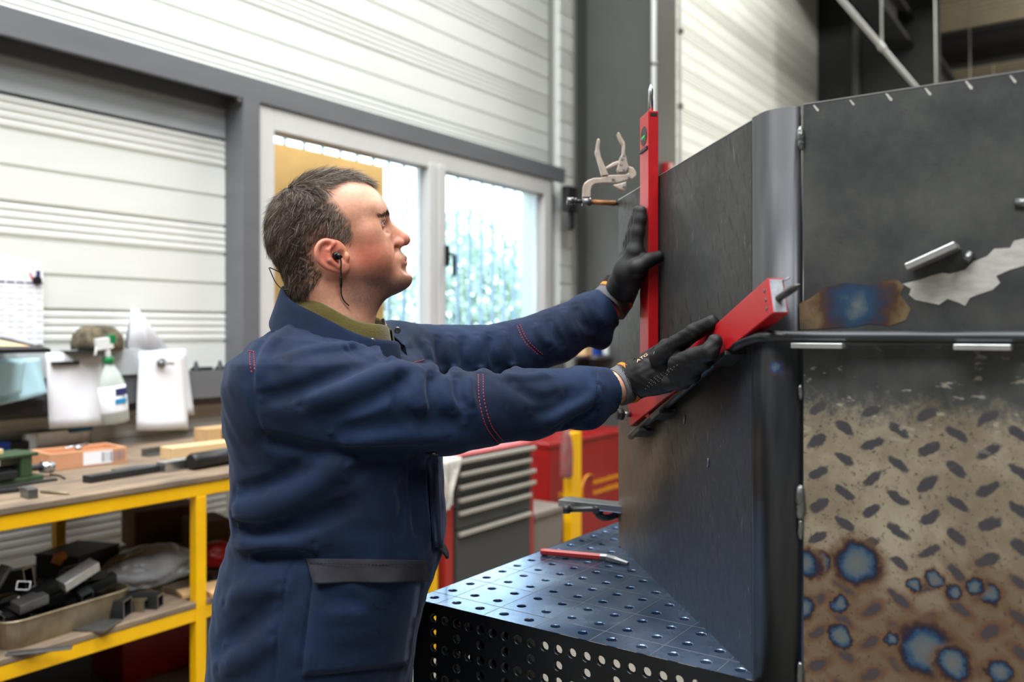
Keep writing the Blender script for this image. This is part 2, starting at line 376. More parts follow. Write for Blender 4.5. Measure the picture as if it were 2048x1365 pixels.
# crane rail and pipes that run along the hall
a = at_y(1760, 40, 2.55)
struct(MB().box((6.3, 2.45, 5.55), (23.8, 2.75, 5.60)).box((6.3, 2.58, 5.60), (23.8, 2.61, 5.95)).box((6.3, 2.45, 5.95), (23.8, 2.75, 6.0)).build('trim_runway', 'dark_steel_paint'))
hp = thing('heating_pipe', 'pale pipe hanging under the dark overhead beams at the right', 'pipe', (12, 2.2, 0))
hz2 = at_y(1760, 90, 1.95).z
keep(MB().tube([(7.0, 1.95, hz2), (23.5, 1.95, hz2)], 0.024, 10).build('pipe', 'pipe_white'), hp)
for x in (9.0, 12.0, 15.0, 18.0):
    keep(MB().tube([(x, 1.95, hz2), (x, 1.98, 6.98)], 0.010, 6).tube([(x - 0.03, 1.95, hz2), (x + 0.03, 1.95, hz2)], 0.034, 10).build('hanger', 'pipe_white'), hp)
dp = thing('downpipe', 'dim grey vertical pipe in the dark bay', 'pipe', (13.2, 2.9, 0))
q = at_x(1712, 100, 13.2)
keep(MB().tube([(13.2, q.y, 0), (13.2, q.y, 6.9)], 0.06, 12).build('pipe', 'column_grey'), dp)
hu = at_x(1790, 170, 15.5)
hh = thing('heater_unit', 'pale wall heater half hidden behind the steel box', 'heater', tuple(hu))
keep(MB().cbox(hu, (0.5, 0.7, 0.75)).tube([hu, (hu.x, hu.y, 6.98)], .03, 8).build('casing', 'roof_beige', bevel=0.02), hh)
keep(MB().cbox(hu + Vector((-0.255, -0.08, -0.02)), (0.02, 0.14, 0.55)).build('grille', 'black_plastic'), hh)

# unseen fill lamp, added with a socket and cord to brighten the far-bay roof
pl_ = thing('bay_fill_lamp', 'added fill-light socket and cord hanging out of view in the far bay', 'lamp', (17.0, -1.0, 5.0))
keep(MB().tube([(17, -1, 5.2), (17, -1, 6.98)], .01, 6).build('cord', 'black_plastic'), pl_)
keep(MB().lathe([(.06, 0), (.07, .05), (.03, .08)], 14, T(17, -1, 5.15)).build('socket', 'steel_mid'), pl_)
_pd = bpy.data.lights.new('bay_fill_light', 'POINT'); _pd.energy = 520; _pd.shadow_soft_size = .14; _pd.color = (1, .95, .85)
_po = bpy.data.objects.new('bay_fill_light', _pd); COL.objects.link(_po); _po.location = (17, -1, 5.0)
# ================================================================== welding table
TZ = 0.98; TX0, TX1, TY0, TY1 = 1.20, 2.50, -0.95, 1.085; G = 0.054
m = mat('table_top', (58, 66, 80), 0.25, 0.9); g = NT(m); co = g.coord()
n1 = g.noise(g.mapping(co, (1, 1, 1)), 6, 6, 0.6); n2 = g.noise(g.mapping(co, (3, 60, 1)), 4, 3); n3 = g.noise(g.mapping(co, (60, 3, 1)), 4, 3)
g.set('Base Color', g.mix(g.ramp1(n1, 0.35, 0.7), lin((92, 118, 158)), lin((150, 172, 204))))
g.set('Roughness', g.math('ADD', 0.15, g.math('MULTIPLY', n1, 0.22)))
g.bump(g.math('ADD', n2, n3), 0.03, 0.001)
m = mat('table_side', (40, 42, 46), 0.38, 0.75, var=0.3, scale=8)
mat('scribe', (150, 150, 150), 0.4, 0.5)
table = thing('welding_table', 'perforated steel welding table with a grid of round holes', 'table', (1.85, 0.1, 0))
def plate_with_holes(us, vs_, hole, thick, P, nseg=16):
    """grid plate in (u, v); hole(i, j) gives the hole radius of a cell or 0; P maps (u, v, w) to world"""
    mb = MB()
    for i in range(len(us) - 1):
        for j in range(len(vs_) - 1):
            u0, u1, v0, v1 = us[i], us[i+1], vs_[j], vs_[j+1]; r = hole(i, j)
            sq = [(u0, v0), (u1, v0), (u1, v1), (u0, v1)]
            if not r: mb.add([P(a, b, 0) for a, b in sq], [(0, 1, 2, 3)]); continue
            cu, cv = (u0 + u1) / 2, (v0 + v1) / 2
            ring = [(cu + r * math.cos(2*math.pi*(k+.5)/nseg - 3*math.pi/4 - math.pi/nseg), cv + r * math.sin(2*math.pi*(k+.5)/nseg - 3*math.pi/4 - math.pi/nseg)) for k in range(nseg)]
            ch = r * 0.14
            ring1 = [((a - cu) * (r + ch) / r + cu, (b - cv) * (r + ch) / r + cv) for a, b in ring]
            vv = [P(a, b, 0) for a, b in sq] + [P(a, b, 0) for a, b in ring1] + [P(a, b, -ch) for a, b in ring] + [P(a, b, -thick) for a, b in ring]
            ff = []; q = nseg // 4
            for s_ in range(4):
                for k in range(-q // 2, q // 2):
                    ff.append((s_, 4 + (s_ * q + k + 1) % nseg, 4 + (s_ * q + k) % nseg))
                ff.append((s_, (s_ + 1) % 4, 4 + (s_ * q + q // 2) % nseg))
            for k in range(nseg):
                k2 = (k + 1) % nseg
                ff.append((4 + k, 4 + k2, 4 + nseg + k2, 4 + nseg + k)); ff.append((4 + nseg + k, 4 + nseg + k2, 4 + 2*nseg + k2, 4 + 2*nseg + k))
            mb.add(vv, ff)
    return mb
us = np.arange(24) * G + TX0; us = np.append(us, TX1); vsx = TY1 - 0.002 - np.arange(38) * G; vsx = np.append(vsx, TY0)[::-1]
top = plate_with_holes(list(us), list(vsx), lambda i, j: 0.0083 if i < 23 else 0, 0.016, lambda a, b, w: (a, b, TZ + w))
keep(top.build('table_top', 'table_top'), table)
# side plates with their own hole pattern
hs = 0.027; zs = [TZ - 0.0005] + [TZ - 0.014 - hs * k for k in range(7)] + [TZ - 0.21]; zs = zs[::-1]
ys = list(np.arange(TY0, TY1 + 0.001, hs)); ys[-1] = TY1
def side_hole(n):
    def f(i, j):
        row = 7 - j
        if row < 1 or row > 6 or i < 1 or i > n - 2: return 0
        return 0.0078 if (row % 2 == 1 or i % 2 == 1) else 0
    return f
sp = plate_with_holes(ys, zs, side_hole(len(ys) - 1), 0.008, lambda a, b, w: (TX0 - w, a, b))
keep(sp.build('side_plate', 'table_side'), table)
xs = list(np.arange(TX0 + 0.016, TX1 + 0.001, hs))
sp = plate_with_holes(xs, zs, side_hole(len(xs) - 1), 0.005, lambda a, b, w: (a, TY1 + w, b))
o = sp.build('side_plate', 'table_side'); keep(o, table)
keep(MB().box((TX0 + 0.015, TY0, TZ - 0.21), (TX1, TY0 + 0.014, TZ - 0.015)).build('side_plate', 'table_side'), table)
keep(MB().box((TX1 - 0.014, TY0 + 0.014, TZ - 0.21), (TX1, TY1 - 0.016, TZ - 0.017)).build('side_plate', 'table_side'), table)
for x in (TX0 + 0.12, TX1 - 0.12):
    for y in (TY0 + 0.12, TY1 - 0.12):
        keep(MB().box((x - 0.045, y - 0.045, 0.03), (x + 0.045, y + 0.045, TZ - 0.02)).tube([(x, y, 0), (x, y, 0.03)], 0.06, 16).build('leg', 'table_side'), table)
sc_ = MB()
for i in range(1, 24, 2): sc_.box((TX0 + G * i - 0.0004, TY0 + .02, TZ), (TX0 + G * i + 0.0004, TY1 - 0.004, TZ + 0.0003))
for j in range(1, 38, 2): sc_.box((TX0 + 0.003, TY1 - 0.002 - G * j - 0.0004, TZ), (TX1, TY1 - 0.002 - G * j + 0.0004, TZ + 0.0003))
o = keep(sc_.build('scribe_lines', 'scribe'), table); o['kind'] = 'stuff'

# ================================================================== steel enclosure being welded
BZ = 1.789
A_, B_, C_, D_, E_, F_ = (1.177, -0.85), (1.177, 0.355), (1.217, 0.4385), (1.7785, 0.965), (2.35, 0.965), (2.35, -0.85)
e1 = Vector((D_[0] - C_[0], D_[1] - C_[1], 0)); LFL = e1.length; e1.normalize(); nL = Vector((-e1.y, e1.x, 0))
def LF(s, z, off): return Vector((C_[0], C_[1], 0)) + e1 * s + nL * off + Vector((0, 0, z))
def lfhit(u, v, off):
    p = hit(u, v, LF(0, 0, off), nL); q = p - LF(0, 0, off); return p, q.dot(e1), p.z
# mill-scale sheet, worn and heat-tinted
def sheet_material(name, spots, weather):
    m = mat(name, (70, 70, 70), 0.45, 0.6); g = NT(m); co = g.coord(); x, y, z = g.sep(co)
    na = g.noise(co, 9, 6, 0.65); nb = g.noise(co, 70, 5, 0.7); nc = g.noise(g.mapping(co, (1, 1, 0.25)), 34, 4); nd = g.noise(co, 260, 3, 0.6)
    base = g.mix(g.ramp1(na, 0.3, 0.72), lin((56, 58, 58)), lin((82, 83, 81)))
    base = g.mix(g.math('MULTIPLY', g.ramp1(nb, 0.58, 0.75), 0.5), base, lin((52, 48, 46)))
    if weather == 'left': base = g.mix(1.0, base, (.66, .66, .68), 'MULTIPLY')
    jit = g.noise(co, 22, 3, 0.6, color=True); jx, jy, jz = g.sep(jit)
    uu = g.math('ADD', y if weather == 'right' else g.math('ADD', g.math('MULTIPLY', x, e1.x), g.math('MULTIPLY', y, e1.y)), g.math('MULTIPLY', g.math('SUBTRACT', jx, 0.5), 0.016))
    ww = g.math('ADD', z, g.math('MULTIPLY', g.math('SUBTRACT', jz, 0.5), 0.016))
    def lens(ou, ow, ang, a, b, pu=0.094, pw=0.094):
        fu = g.math('MULTIPLY', g.math('SUBTRACT', g.math('FRACT', g.math('ADD', g.math('DIVIDE', uu, pu), ou)), 0.5), pu)
        fv = g.math('MULTIPLY', g.math('SUBTRACT', g.math('FRACT', g.math('ADD', g.math('DIVIDE', ww, pw), ow)), 0.5), pw)
        c_, s_ = math.cos(ang), math.sin(ang)
        p = g.math('DIVIDE', g.math('ADD', g.math('MULTIPLY', fu, c_), g.math('MULTIPLY', fv, s_)), a)
        q = g.math('DIVIDE', g.math('SUBTRACT', g.math('MULTIPLY', fv, c_), g.math('MULTIPLY', fu, s_)), b)
        d = g.math('SQRT', g.math('ADD', g.math('MULTIPLY', p, p), g.math('MULTIPLY', q, q)))
        return g.math('ADD', d, g.math('MULTIPLY', g.math('SUBTRACT', nb, 0.5), 1.4))
    if weather == 'right':
        zz = g.math('ADD', z, g.math('MULTIPLY', g.math('SUBTRACT', na, 0.5), 0.07))
        zz = g.math('ADD', zz, g.math('MULTIPLY', g.math('SUBTRACT', nb, 0.5), 0.10))
        bare = g.ramp1(zz, 1.405, 1.345)
        tan = g.mix(g.ramp1(na, 0.35, 0.68), lin((126, 114, 95)), lin((162, 152, 132)))
        low = g.ramp1(g.math('ADD', z, g.math('MULTIPLY', g.math('SUBTRACT', na, 0.5), 0.16)), 1.25, 1.12)
        tan = g.mix(g.math('MULTIPLY', low, 0.75), tan, lin((100, 78, 58)))
        tan = g.mix(g.math('MULTIPLY', g.ramp1(g.noise(co, 160, 4, 0.75), 0.56, 0.66), 0.8), tan, lin((66, 58, 52)))
        base = g.mix(bare, base, tan)
        d1 = lens(0.0, 0.0, 0.62, .0135, .0058, .067, .043); d3 = lens(0.5, 0.5, -0.62, .0135, .0058, .067, .043)
        dm = g.math('MINIMUM', d1, d3)
        lens_f = g.math('MULTIPLY', g.ramp1(dm, 1.25, 0.75), g.ramp1(z, 1.42, 1.36))
        base = g.mix(g.math('MULTIPLY', lens_f, 0.9), base, lin((62, 58, 60)))
        halo = g.math('MULTIPLY', g.math('MULTIPLY', g.ramp1(dm, 2.2, 1.1), low), 0.6)
        base = g.mix(halo, base, lin((96, 58, 38)))
        base = g.mix(g.math('MULTIPLY', lens_f, 0.85), base, lin((66, 64, 70)))
        # pale streaked scratches just under the rail
        sc1 = g.math('MULTIPLY', g.ramp1(g.noise(g.mapping(co, (1, 0.8, 1.6), (0.7, 0, 0)), 60, 3, 0.5), 0.63, 0.70), g.math('MULTIPLY', g.ramp1(z, 1.30, 1.38), g.ramp1(z, 1.47, 1.43)))
        base = g.mix(g.math('MULTIPLY', sc1, 0.7), base, lin((170, 164, 150)))
    else:
        warm = g.math('MULTIPLY', g.ramp1(z, 1.34, 1.20), g.ramp1(g.math('ADD', g.math('SUBTRACT', z, g.math('MULTIPLY', uu, -0.75)), g.math('MULTIPLY', na, 0.2)), 2.43, 2.60))
        base = g.mix(g.math('MULTIPLY', warm, 0.7), base, lin((120, 100, 80)))
        cool = g.ramp1(g.math('ADD', g.math('SUBTRACT', z, g.math('MULTIPLY', uu, -0.75)), g.math('MULTIPLY', na, 0.25)), 2.52, 2.40)
        base = g.mix(g.math('MULTIPLY', cool, 0.75), base, lin((50, 58, 74)))
        d1 = lens(0.0, 0.0, 1.15, 0.015, 0.0035, 0.052, 0.06); d2 = lens(0.5, 0.5, 1.15, 0.013, 0.0035, 0.052, 0.06)
        f_ = g.math('MULTIPLY', g.ramp1(g.math('MINIMUM', d1, d2), 1.2, 0.7), g.ramp1(na, 0.42, 0.6))
        base = g.mix(g.math('MULTIPLY', f_, 0.75), base, lin((40, 33, 29)))
        scr = g.ramp1(g.noise(g.mapping(co, (6, 6, 1.2)), 24, 3), 0.66, 0.74)
        base = g.mix(g.math('MULTIPLY', scr, 0.35), base, lin((150, 156, 164)))
    # heat-tint rings round the torch spots
    wob = g.math('MULTIPLY', g.math('SUBTRACT', g.noise(co, 38, 4, .65), 0.5), 0.030)
    for p, r in spots:
        d = g.math('DIVIDE', g.math('ADD', g.dist(co, p), wob), r)
        col = g.ramp(d, [(0.0, lin((102, 104, 102))), (0.40, lin((86, 98, 106))), (0.58, lin((38, 72, 102))), (0.70, lin((28, 32, 56))), (0.82, lin((62, 42, 36))), (1.0, lin((104, 78, 56)))])
        base = g.mix(g.ramp1(d, 1.35, 0.80), base, col)
    g.set('Base Color', base); g.set('Roughness', g.math('ADD', 0.36, g.math('MULTIPLY', nb, 0.28))); g.set('Metallic', 0.45)
    g.bump(g.math('ADD', g.math('MULTIPLY', nb, 0.6), nd), 0.14, 0.001)
    return m
def rf_pt(u, v): p = at_x(u, v, 1.1765); return tuple(p)
spots = [(rf_pt(u, v), r) for u, v, r in ((1712, 1128, .034), (1640, 1125, .015), (1612, 1128, .023), (1850, 1300, .040), (1905, 1330, .024), (1680, 1208, .015), (1680, 1275, .017), (1868, 1160, .012), (1830, 1168, .010), (1975, 1190, .017), (1950, 1178, .014), (1912, 1188, .012), (1600, 1212, .022), (2000, 1345, .017), (1785, 1280, .011))]
sheet_material('sheet_right', spots, 'right')
sheet_material('sheet_left', [], 'left')
m = mat('corner_steel', (44, 48, 54), 0.36, 0.45, var=0.25, scale=6, stretch=(3, 3, 0.3))
g = NT(m); co = g.coord(); base = g.mix(g.ramp1(g.noise(g.mapping(co, (3, 3, .4)), 8, 4), 0.3, 0.7), lin((26, 28, 32)), lin((50, 52, 56)))
wob = g.math('MULTIPLY', g.math('SUBTRACT', g.noise(co, 60, 3), .5), .02)
for u, v, r in ((1572, 546, .016), (1533, 570, .010), (1560, 738, .020)):
    p = px(u, v, 1.19); d = g.math('DIVIDE', g.math('ADD', g.dist(co, tuple(p)), wob), r)
    base = g.mix(g.ramp1(d, 1.0, 0.6), base, g.ramp(d, [(0, lin((120, 112, 98))), (.35, lin((96, 116, 126))), (.6, lin((22, 50, 96))), (.8, lin((64, 44, 50))), (1.0, lin((46, 48, 52)))]))
g.set('Base Color', base)
mat('weld', (120, 122, 122), 0.35, 0.85, var=0.3, scale=60, bump=0.5, bscale=300)
mat('ground_patch', (196, 192, 186), 0.38, 0.3, var=0.22, scale=40, stretch=(1, 1, 3))
encl = thing('steel_enclosure', 'dark steel sheet enclosure with rounded corner standing on the welding table', 'enclosure', (1.8, 0.1, TZ))
th = 0.005
def sheet(name, a, b, matname, za=TZ, zb=BZ):
    d = Vector((b[0] - a[0], b[1] - a[1], 0)); n = Vector((-d.y, d.x, 0)).normalized() * th   # a..b runs with the inside on the right
    p = [Vector((*a, 0)), Vector((*b, 0)), Vector((*b, 0)) - n, Vector((*a, 0)) - n]
    return keep(MB().prism([(q.x, q.y) for q in p][::-1], za, zb).build(name, matname), encl)
sheet('right_sheet', A_, B_, 'sheet_right', TZ - 0.12)
sheet('left_sheet', C_, D_, 'sheet_left')
sheet('back_sheet', D_, E_, 'sheet_left'); sheet('back_sheet', E_, F_, 'sheet_left'); sheet('back_sheet', F_, A_, 'sheet_left')
# rounded corner profile between the two sheets (a bent strip)
c0 = Vector((B_[0] + 0.012, B_[1] + 0.004, 0)); c1 = Vector((C_[0] + 0.014, C_[1] - 0.004, 0))
ctl = [(B_[0] + 0.022, B_[1] + 0.004), (B_[0] + 0.004, B_[1] + 0.006), (B_[0] - 0.003, B_[1] + 0.02), (B_[0] + 0.0, B_[1] + 0.05), (C_[0] - 0.022, C_[1] - 0.012), (C_[0] - 0.010, C_[1] - 0.001), (C_[0] + 0.006, C_[1] + 0.000), (C_[0] + 0.03, C_[1] + 0.010)]
sm = smooth_path([(a, b, 0) for a, b in ctl], 6)
mb = MB(); outer = [(p.x, p.y) for p in sm]; inner = []
for i, p in enumerate(sm):
    t_ = (sm[min(i+1, len(sm)-1)] - sm[max(i-1, 0)]).normalized(); inner.append((p.x + t_.y * th, p.y - t_.x * th))
k = len(sm); vv = []
for zq in (TZ - 0.12, BZ - 0.001): vv += [(a, b, zq) for a, b in outer] + [(a, b, zq) for a, b in inner]
ff = []
for i in range(k - 1):
    ff += [(i, 2*k + i, 2*k + i + 1, i + 1), (k + i, k + i + 1, 3*k + i + 1, 3*k + i), (2*k + i, 3*k + i, 3*k + i + 1, 2*k + i + 1), (i, i + 1, k + i + 1, k + i)]
mb.add(vv, ff, True); keep(mb.build('corner_profile', 'corner_steel'), encl)
# ground bright edges along the top and the seams
ed = MB()
for a, b in ((A_, B_), (C_, D_)):
    d = Vector((b[0]-a[0], b[1]-a[1], 0)).normalized(); n = Vector((-d.y, d.x, 0))
    p0, p1 = Vector((*a, BZ)), Vector((*b, BZ))
    ed.prism([(q.x, q.y) for q in (p0 + n * .0006, p1 + n * .0006, p1 - n * .0052, p0 - n * .0052)][::-1], BZ - 0.0008, BZ + 0.0006)
keep(ed.build('cut_edge', 'steel_cut'), encl)
r_ = random.Random(5)
def weld_bead(p0, p1, r, parent=encl, n=None, flat=0.55):
    p0, p1 = Vector(p0), Vector(p1); n = n or max(4, int((p1 - p0).length / 0.004)); pts = []; rs = []
    for i in range(n + 1):
        t_ = i / n; pts.append(p0.lerp(p1, t_) + Vector((r_.uniform(-1, 1), r_.uniform(-1, 1), 0)) * r * 0.15); rs.append(r * (0.45 + 0.55 * math.sin(math.pi * min(1, max(0, t_ * 1.0)))**0.4) * (1 + 0.12 * (i % 2)))
    return keep(MB().tube(pts, rs, 8).build('weld_bead', 'weld'), parent)
def seam_r(v): p = at_x(1601, v, B_[0] - 0.002); return Vector((p.x, p.y, p.z))
for v0, v1, rr in ((253, 300, .0052), (770, 800, .003), (972, 1040, .0062), (1038, 1080, .0036), (1325, 1400, .0045)): weld_bead(seam_r(v0), seam_r(v1), rr)
def seam_l(v, du=0): p, s, z = lfhit(1519 + du, v, 0.001); return p
for v0, v1, rr in ((262, 330, .0016), (388, 470, .0014), (930, 1000, .0016), (1120, 1180, .0016)): weld_bead(seam_l(v0), seam_l(v1), rr)
dk = MB(); p0 = seam_l(250); keep(MB().box((C_[0] + 0.003, C_[1] - 0.003, TZ), (C_[0] + 0.012, C_[1] + 0.0045, BZ - 0.004)).build('seam_gap', 'black_plastic'), encl)
# small ground marks (bright chips) on the sheets: thin ground-steel flecks
def fleck(poly_uv, X, name='ground_mark', matname='ground_patch'):
    ps = [at_x(u, v, X) for u, v in poly_uv]; n = len(ps); vv = [(X, p.y, p.z) for p in ps] + [(X + 0.0012, p.y, p.z) for p in ps]
    ff = [tuple(range(n))] + [(i, n + i, n + (i + 1) % n, (i + 1) % n) for i in range(n)]
    return keep(MB().add(vv, ff).build(name, matname), encl)
XR = A_[0] - 0.0005
fleck([(1805,568),(1840,560),(1862,552),(1885,546),(1900,548),(1930,540),(1946,524),(1975,512),(1988,498),(2020,496),(2028,482),(2060,475),(2060,528),(2020,540),(1992,552),(2000,566),(1985,580),(1955,590),(1940,596),(1930,612),(1918,606),(1895,598),(1878,610),(1850,604),(1830,600),(1818,590),(1822,578)], XR)
for u, v, l in ((1632, 216, 12), (1704, 205, 10), (1778, 194, 14), (1856, 183, 14), (1938, 170, 16), (2026, 158, 14)):
    fleck([(u - l*.55, v - l*.5), (u - l*.25, v - l*.5), (u + l*.5, v + l*.3), (u + l*.4, v + l*.6), (u + l*.1, v + l*.5)], XR)
m = mat('tint_patch', (150, 120, 90), 0.35, 0.6); g = NT(m); co = g.coord(); pc_ = rf_pt(1712, 610); d = g.math('DIVIDE', g.math('ADD', g.dist(co, pc_), g.math('MULTIPLY', g.math('SUBTRACT', g.noise(co, 40, 4), .5), .05)), 0.075)
g.set('Base Color', g.ramp(d, [(0, lin((120, 130, 130))), (.25, lin((52, 82, 112))), (.45, lin((64, 66, 84))), (.62, lin((96, 70, 54))), (.82, lin((142, 120, 92))), (1.0, lin((110, 100, 84)))]))
fleck([(1598,608),(1622,596),(1650,575),(1690,566),(1740,572),(1768,563),(1795,560),(1808,572),(1800,590),(1822,618),(1812,640),(1780,652),(1740,648),(1700,655),(1600,660)], XR, 'heat_mark', 'tint_patch')
# rail: one bent bar following both sheets, with its tabs
rr = 0.0078
pA, sA, zA = lfhit(1262, 873, 0.016); pB, sB, zB = lfhit(1452, 706, 0.016)
pts = [pA, pA.lerp(pB, 0.35), pA.lerp(pB, 0.7), pB]
zr = 1.4735
pts += [px(1478, 688, 1.245), px(1505, 677, 1.205), px(1535, 673, 1.165), Vector((A_[0] - 0.020, at_x(1575, 672, A_[0] - 0.02).y, zr)), Vector((A_[0] - 0.016, at_x(1640, 672, A_[0] - .016).y, zr))]
pts += [Vector((A_[0] - 0.014, y, zr)) for y in (0.15, -0.3, -0.85)]
rail = thing('bent_rail', 'dark round steel bar rail bent around the corner of the enclosure', 'rail', tuple(pA))
keep(MB().tube(smooth_path(pts, 8), rr, 12).build('bar', 'steel_dark'), rail)
def tab(cu, cv, X, w, h=0.007, d=0.034, rot=0.0):
    p = at_x(cu, cv, X); M_ = T(*p) @ Matrix.Rotation(rot, 4, 'X')
    return keep(MB().box((0, -w / 2, -h / 2), (d, w / 2, h / 2), M_).build('tab', 'steel_cut', bevel=0.001), rail)
tab(1632, 692, A_[0] - 0.034, 0.066); tab(1963, 695, A_[0] - 0.034, 0.060)
for u0, v0, u1, v1 in ((1386, 852, 1412, 838), (1335, 795, 1355, 778)):
    p, s, z = lfhit((u0+u1)/2, (v0+v1)/2, 0.030); ang = math.atan2(zB - zA, sB - sA)
for s_, dz in ((sA + (sB - sA) * 0.16, -0.013), (sA + (sB - sA) * 0.42, -0.013), (sB - 0.01, -0.012)):
    z_ = zA + (zB - zA) * (s_ - sA) / (sB - sA) + dz
    M_ = Matrix.Translation(LF(s_, z_, 0)) @ Matrix(((e1.x, nL.x, 0, 0), (e1.y, nL.y, 0, 0), (0, 0, 1, 0), (0, 0, 0, 1))) @ Matrix.Rotation(-math.atan2(zB - zA, sB - sA), 4, 'Y')
    keep(MB().box((-0.028, 0, -0.0035), (0.028, 0.032, 0.0035), M_).build('tab', 'steel_dark', bevel=0.001), rail)
# loose spacer tab on the right sheet
tp = at_x(1860, 512, A_[0] - 0.038); M_ = T(*tp) @ Matrix.Rotation(math.radians(-24), 4, 'X')
tg = keep(MB().box((0, -0.030, -0.004), (0.038, 0.030, 0.004), M_).build('welded_tab', 'steel_cut', bevel=0.001), encl)
keep(MB().tube([tp + Vector((0.03, -0.034, -0.006)), tp + Vector((0.034, -0.040, 0.004))], 0.005, 8).build('weld_bead', 'weld'), encl)
q = at_x(2046, 408, A_[0]); keep(MB().tube([q + Vector((0, -0.01, 0)), q + Vector((0, 0.008, 0.002))], 0.006, 8).build('weld_bead', 'weld'), encl)
for s_, z_ in ((0.18, 1.27), (0.30, 1.33)):
    keep(MB().tube([LF(s_, z_, 0.001), LF(s_ + .004, z_ - 0.016, 0.001)], [0.0025, 0.0015], 6).build('weld_bead', 'weld'), encl)
# ================================================================== red angle gauge held against the sheet
m = mat('gauge_red', (176, 22, 28), .34, var=.12, scale=26, spec=.5); mat('gauge_edge', (206, 60, 62), .4)
mat('cap_plate', (178, 180, 186), .45, var=.25, scale=60, var2=(120, 122, 130)); mat('vial_green', (60, 170, 70), .15); mat('rod_dark', (70, 72, 70), .4, .6)
M_LF = Matrix(((e1.x, nL.x, 0, 0), (e1.y, nL.y, 0, 0), (0, 0, 1, 0), (0, 0, 0, 1)))
def frame_at(s, z, off, ang=0.0):   # local x along the sheet, y off the sheet, z up; ang tilts x upwards
    Mx = Matrix.Translation(LF(s, z, off)) @ M_LF; return Mx @ Matrix.Rotation(-ang, 4, 'Y')
pT, sT, zT = lfhit(1317, 222, .004); pBt, sBt, zBt = lfhit(1266, 846, .026)
gauge = thing('angle_gauge', 'red metal angle gauge with spirit vial held against the steel sheet', 'gauge', tuple(pT))
OFF0, OFF1, AW = .004, .0245, .060
a1 = kb_ = keep(MB().box((0, 0, 0), (AW, OFF1 - OFF0, zT - zBt - .02), Matrix.Translation(LF(sT, zBt + .02, OFF0)) @ M_LF).build('upright_arm', 'gauge_red', bevel=.0012), gauge)
# vial window, level bar and slot on the upright arm
_, sv, zv = lfhit(1290, 271, OFF1)
def oval(cx_, cz_, rx, rz, y0, y1, Mx, n=20): return MB().prism([(cx_ + rx * math.cos(2*math.pi*k/n), cz_ + rz * math.sin(2*math.pi*k/n)) for k in range(n)], y0, y1, Mx)
MX = Matrix.Translation(LF(0, 0, 0)) @ M_LF @ Matrix(((1, 0, 0, 0), (0, 0, 1, 0), (0, 1, 0, 0), (0, 0, 0, 1)))   # prism xy -> (s, z), extrusion -> off
sv = sT + AW * .52
vw = keep(oval(sv, zv, .021, .019, OFF1 - .001, OFF1 + .0008, MX).build('vial_window', 'black_plastic'), a1)
keep(MB().tube([LF(sv - .012, zv - .003, OFF1 - .0035), LF(sv + .012, zv - .003, OFF1 - .0035)], .006, 10).build('vial', 'vial_green'), vw)
_, _, zb = lfhit(1290, 299, OFF1); keep(MB().box((.004, 0, -.0035), (AW - .004, .003, .0035), Matrix.Translation(LF(sT, zb, OFF1)) @ M_LF @ Matrix.Rotation(.0, 4, 'Y')).build('magnet_bar', 'black_plastic', bevel=.001), a1)
_, _, zs_ = lfhit(1308, 230, .012); keep(MB().box((-.0008, .003, -.003), (.001, OFF1 - OFF0 - .004, .003), Matrix.Translation(LF(sT, zs_, OFF0)) @ M_LF).build('end_slot', 'black_plastic'), a1)
p0 = LF(sT + .012, zT, (OFF0 + OFF1) / 2 + .002); keep(MB().tube([p0, p0 + Vector((0, 0, .045)), p0 + Vector((0, 0, .056))], [.0052, .0050, .0006], 12).build('pointer_rod', 'steel_bright'), gauge)
# sloping arm
F1 = .0285; F0 = .006
_, s_a, z_a = lfhit(1534, 557, F1); _, s_b, z_b = lfhit(1545, 627, F1); _, s_c, z_c = lfhit(1264, 850, F1); _, s_d, z_d = lfhit(1256, 806, F1)
n0 = Vector(((s_a + s_b) / 2, (z_a + z_b) / 2)); n1 = Vector(((s_c + s_d) / 2, (z_c + z_d) / 2)); dv = n0 - n1; LEN = dv.length; ang = math.atan2(dv.y, dv.x)
AW2 = .050
MA = frame_at(n1.x, n1.y, 0, ang)   # local x runs from the pivot to the near end
a2 = keep(MB().box((-.012, F0, -AW2 / 2), (LEN, F1, AW2 / 2), MA).build('sloping_arm', 'gauge_red', bevel=.0012), gauge)
cp_ = keep(MB().box((LEN, F0 + .0022, -AW2/2 + .0022), (LEN + .0008, F1 - .0022, AW2/2 - .0022), MA).build('end_plate', 'cap_plate'), a2)
keep(MB().tube([MA @ Vector((LEN, (F0 + F1) / 2, .004)), MA @ Vector((LEN + .040, (F0 + F1) / 2 - .004, .004)), MA @ Vector((LEN + .052, (F0 + F1) / 2 - .006, .004))], [.0048, .0048, .0008], 12).build('pointer_rod', 'rod_dark'), gauge)
keep(MB().tube([MA @ Vector((LEN - .002, F0 + .002, -AW2/2 + .004)), MA @ Vector((LEN + .016, F0 + .000, -AW2/2 + .006))], .0012, 8).build('pin', 'steel_bright'), gauge)
for zz in (.013, .001, -.012): keep(MB().lathe([(.0026, 0), (.0026, .0008), (.0012, .0005)], 12, MA @ T(LEN - .014, F1, zz) @ Matrix.Rotation(-math.pi/2, 4, 'X')).build('screw', 'steel_mid'), a2)
tx = MB(); rr3 = random.Random(8)
for k in range(9): tx.box((LEN * .62 - .03, F1, .010 - k * .0032), (LEN * .62 - .03 + rr3.uniform(.02, .045), F1 + .0002, .0112 - k * .0032), MA)
o = keep(tx.build('printed_lines', 'ink_dark' if 'ink_dark' in MAT else mat('ink_dark', (70, 26, 28), .6)), a2); o['kind'] = 'stuff'
kn = keep(MB().tube([MA @ Vector((.004, F1, .002)), MA @ Vector((.004, F1 + .016, .002))], .006, 10).build('knob_stem', 'steel_mid'), gauge)
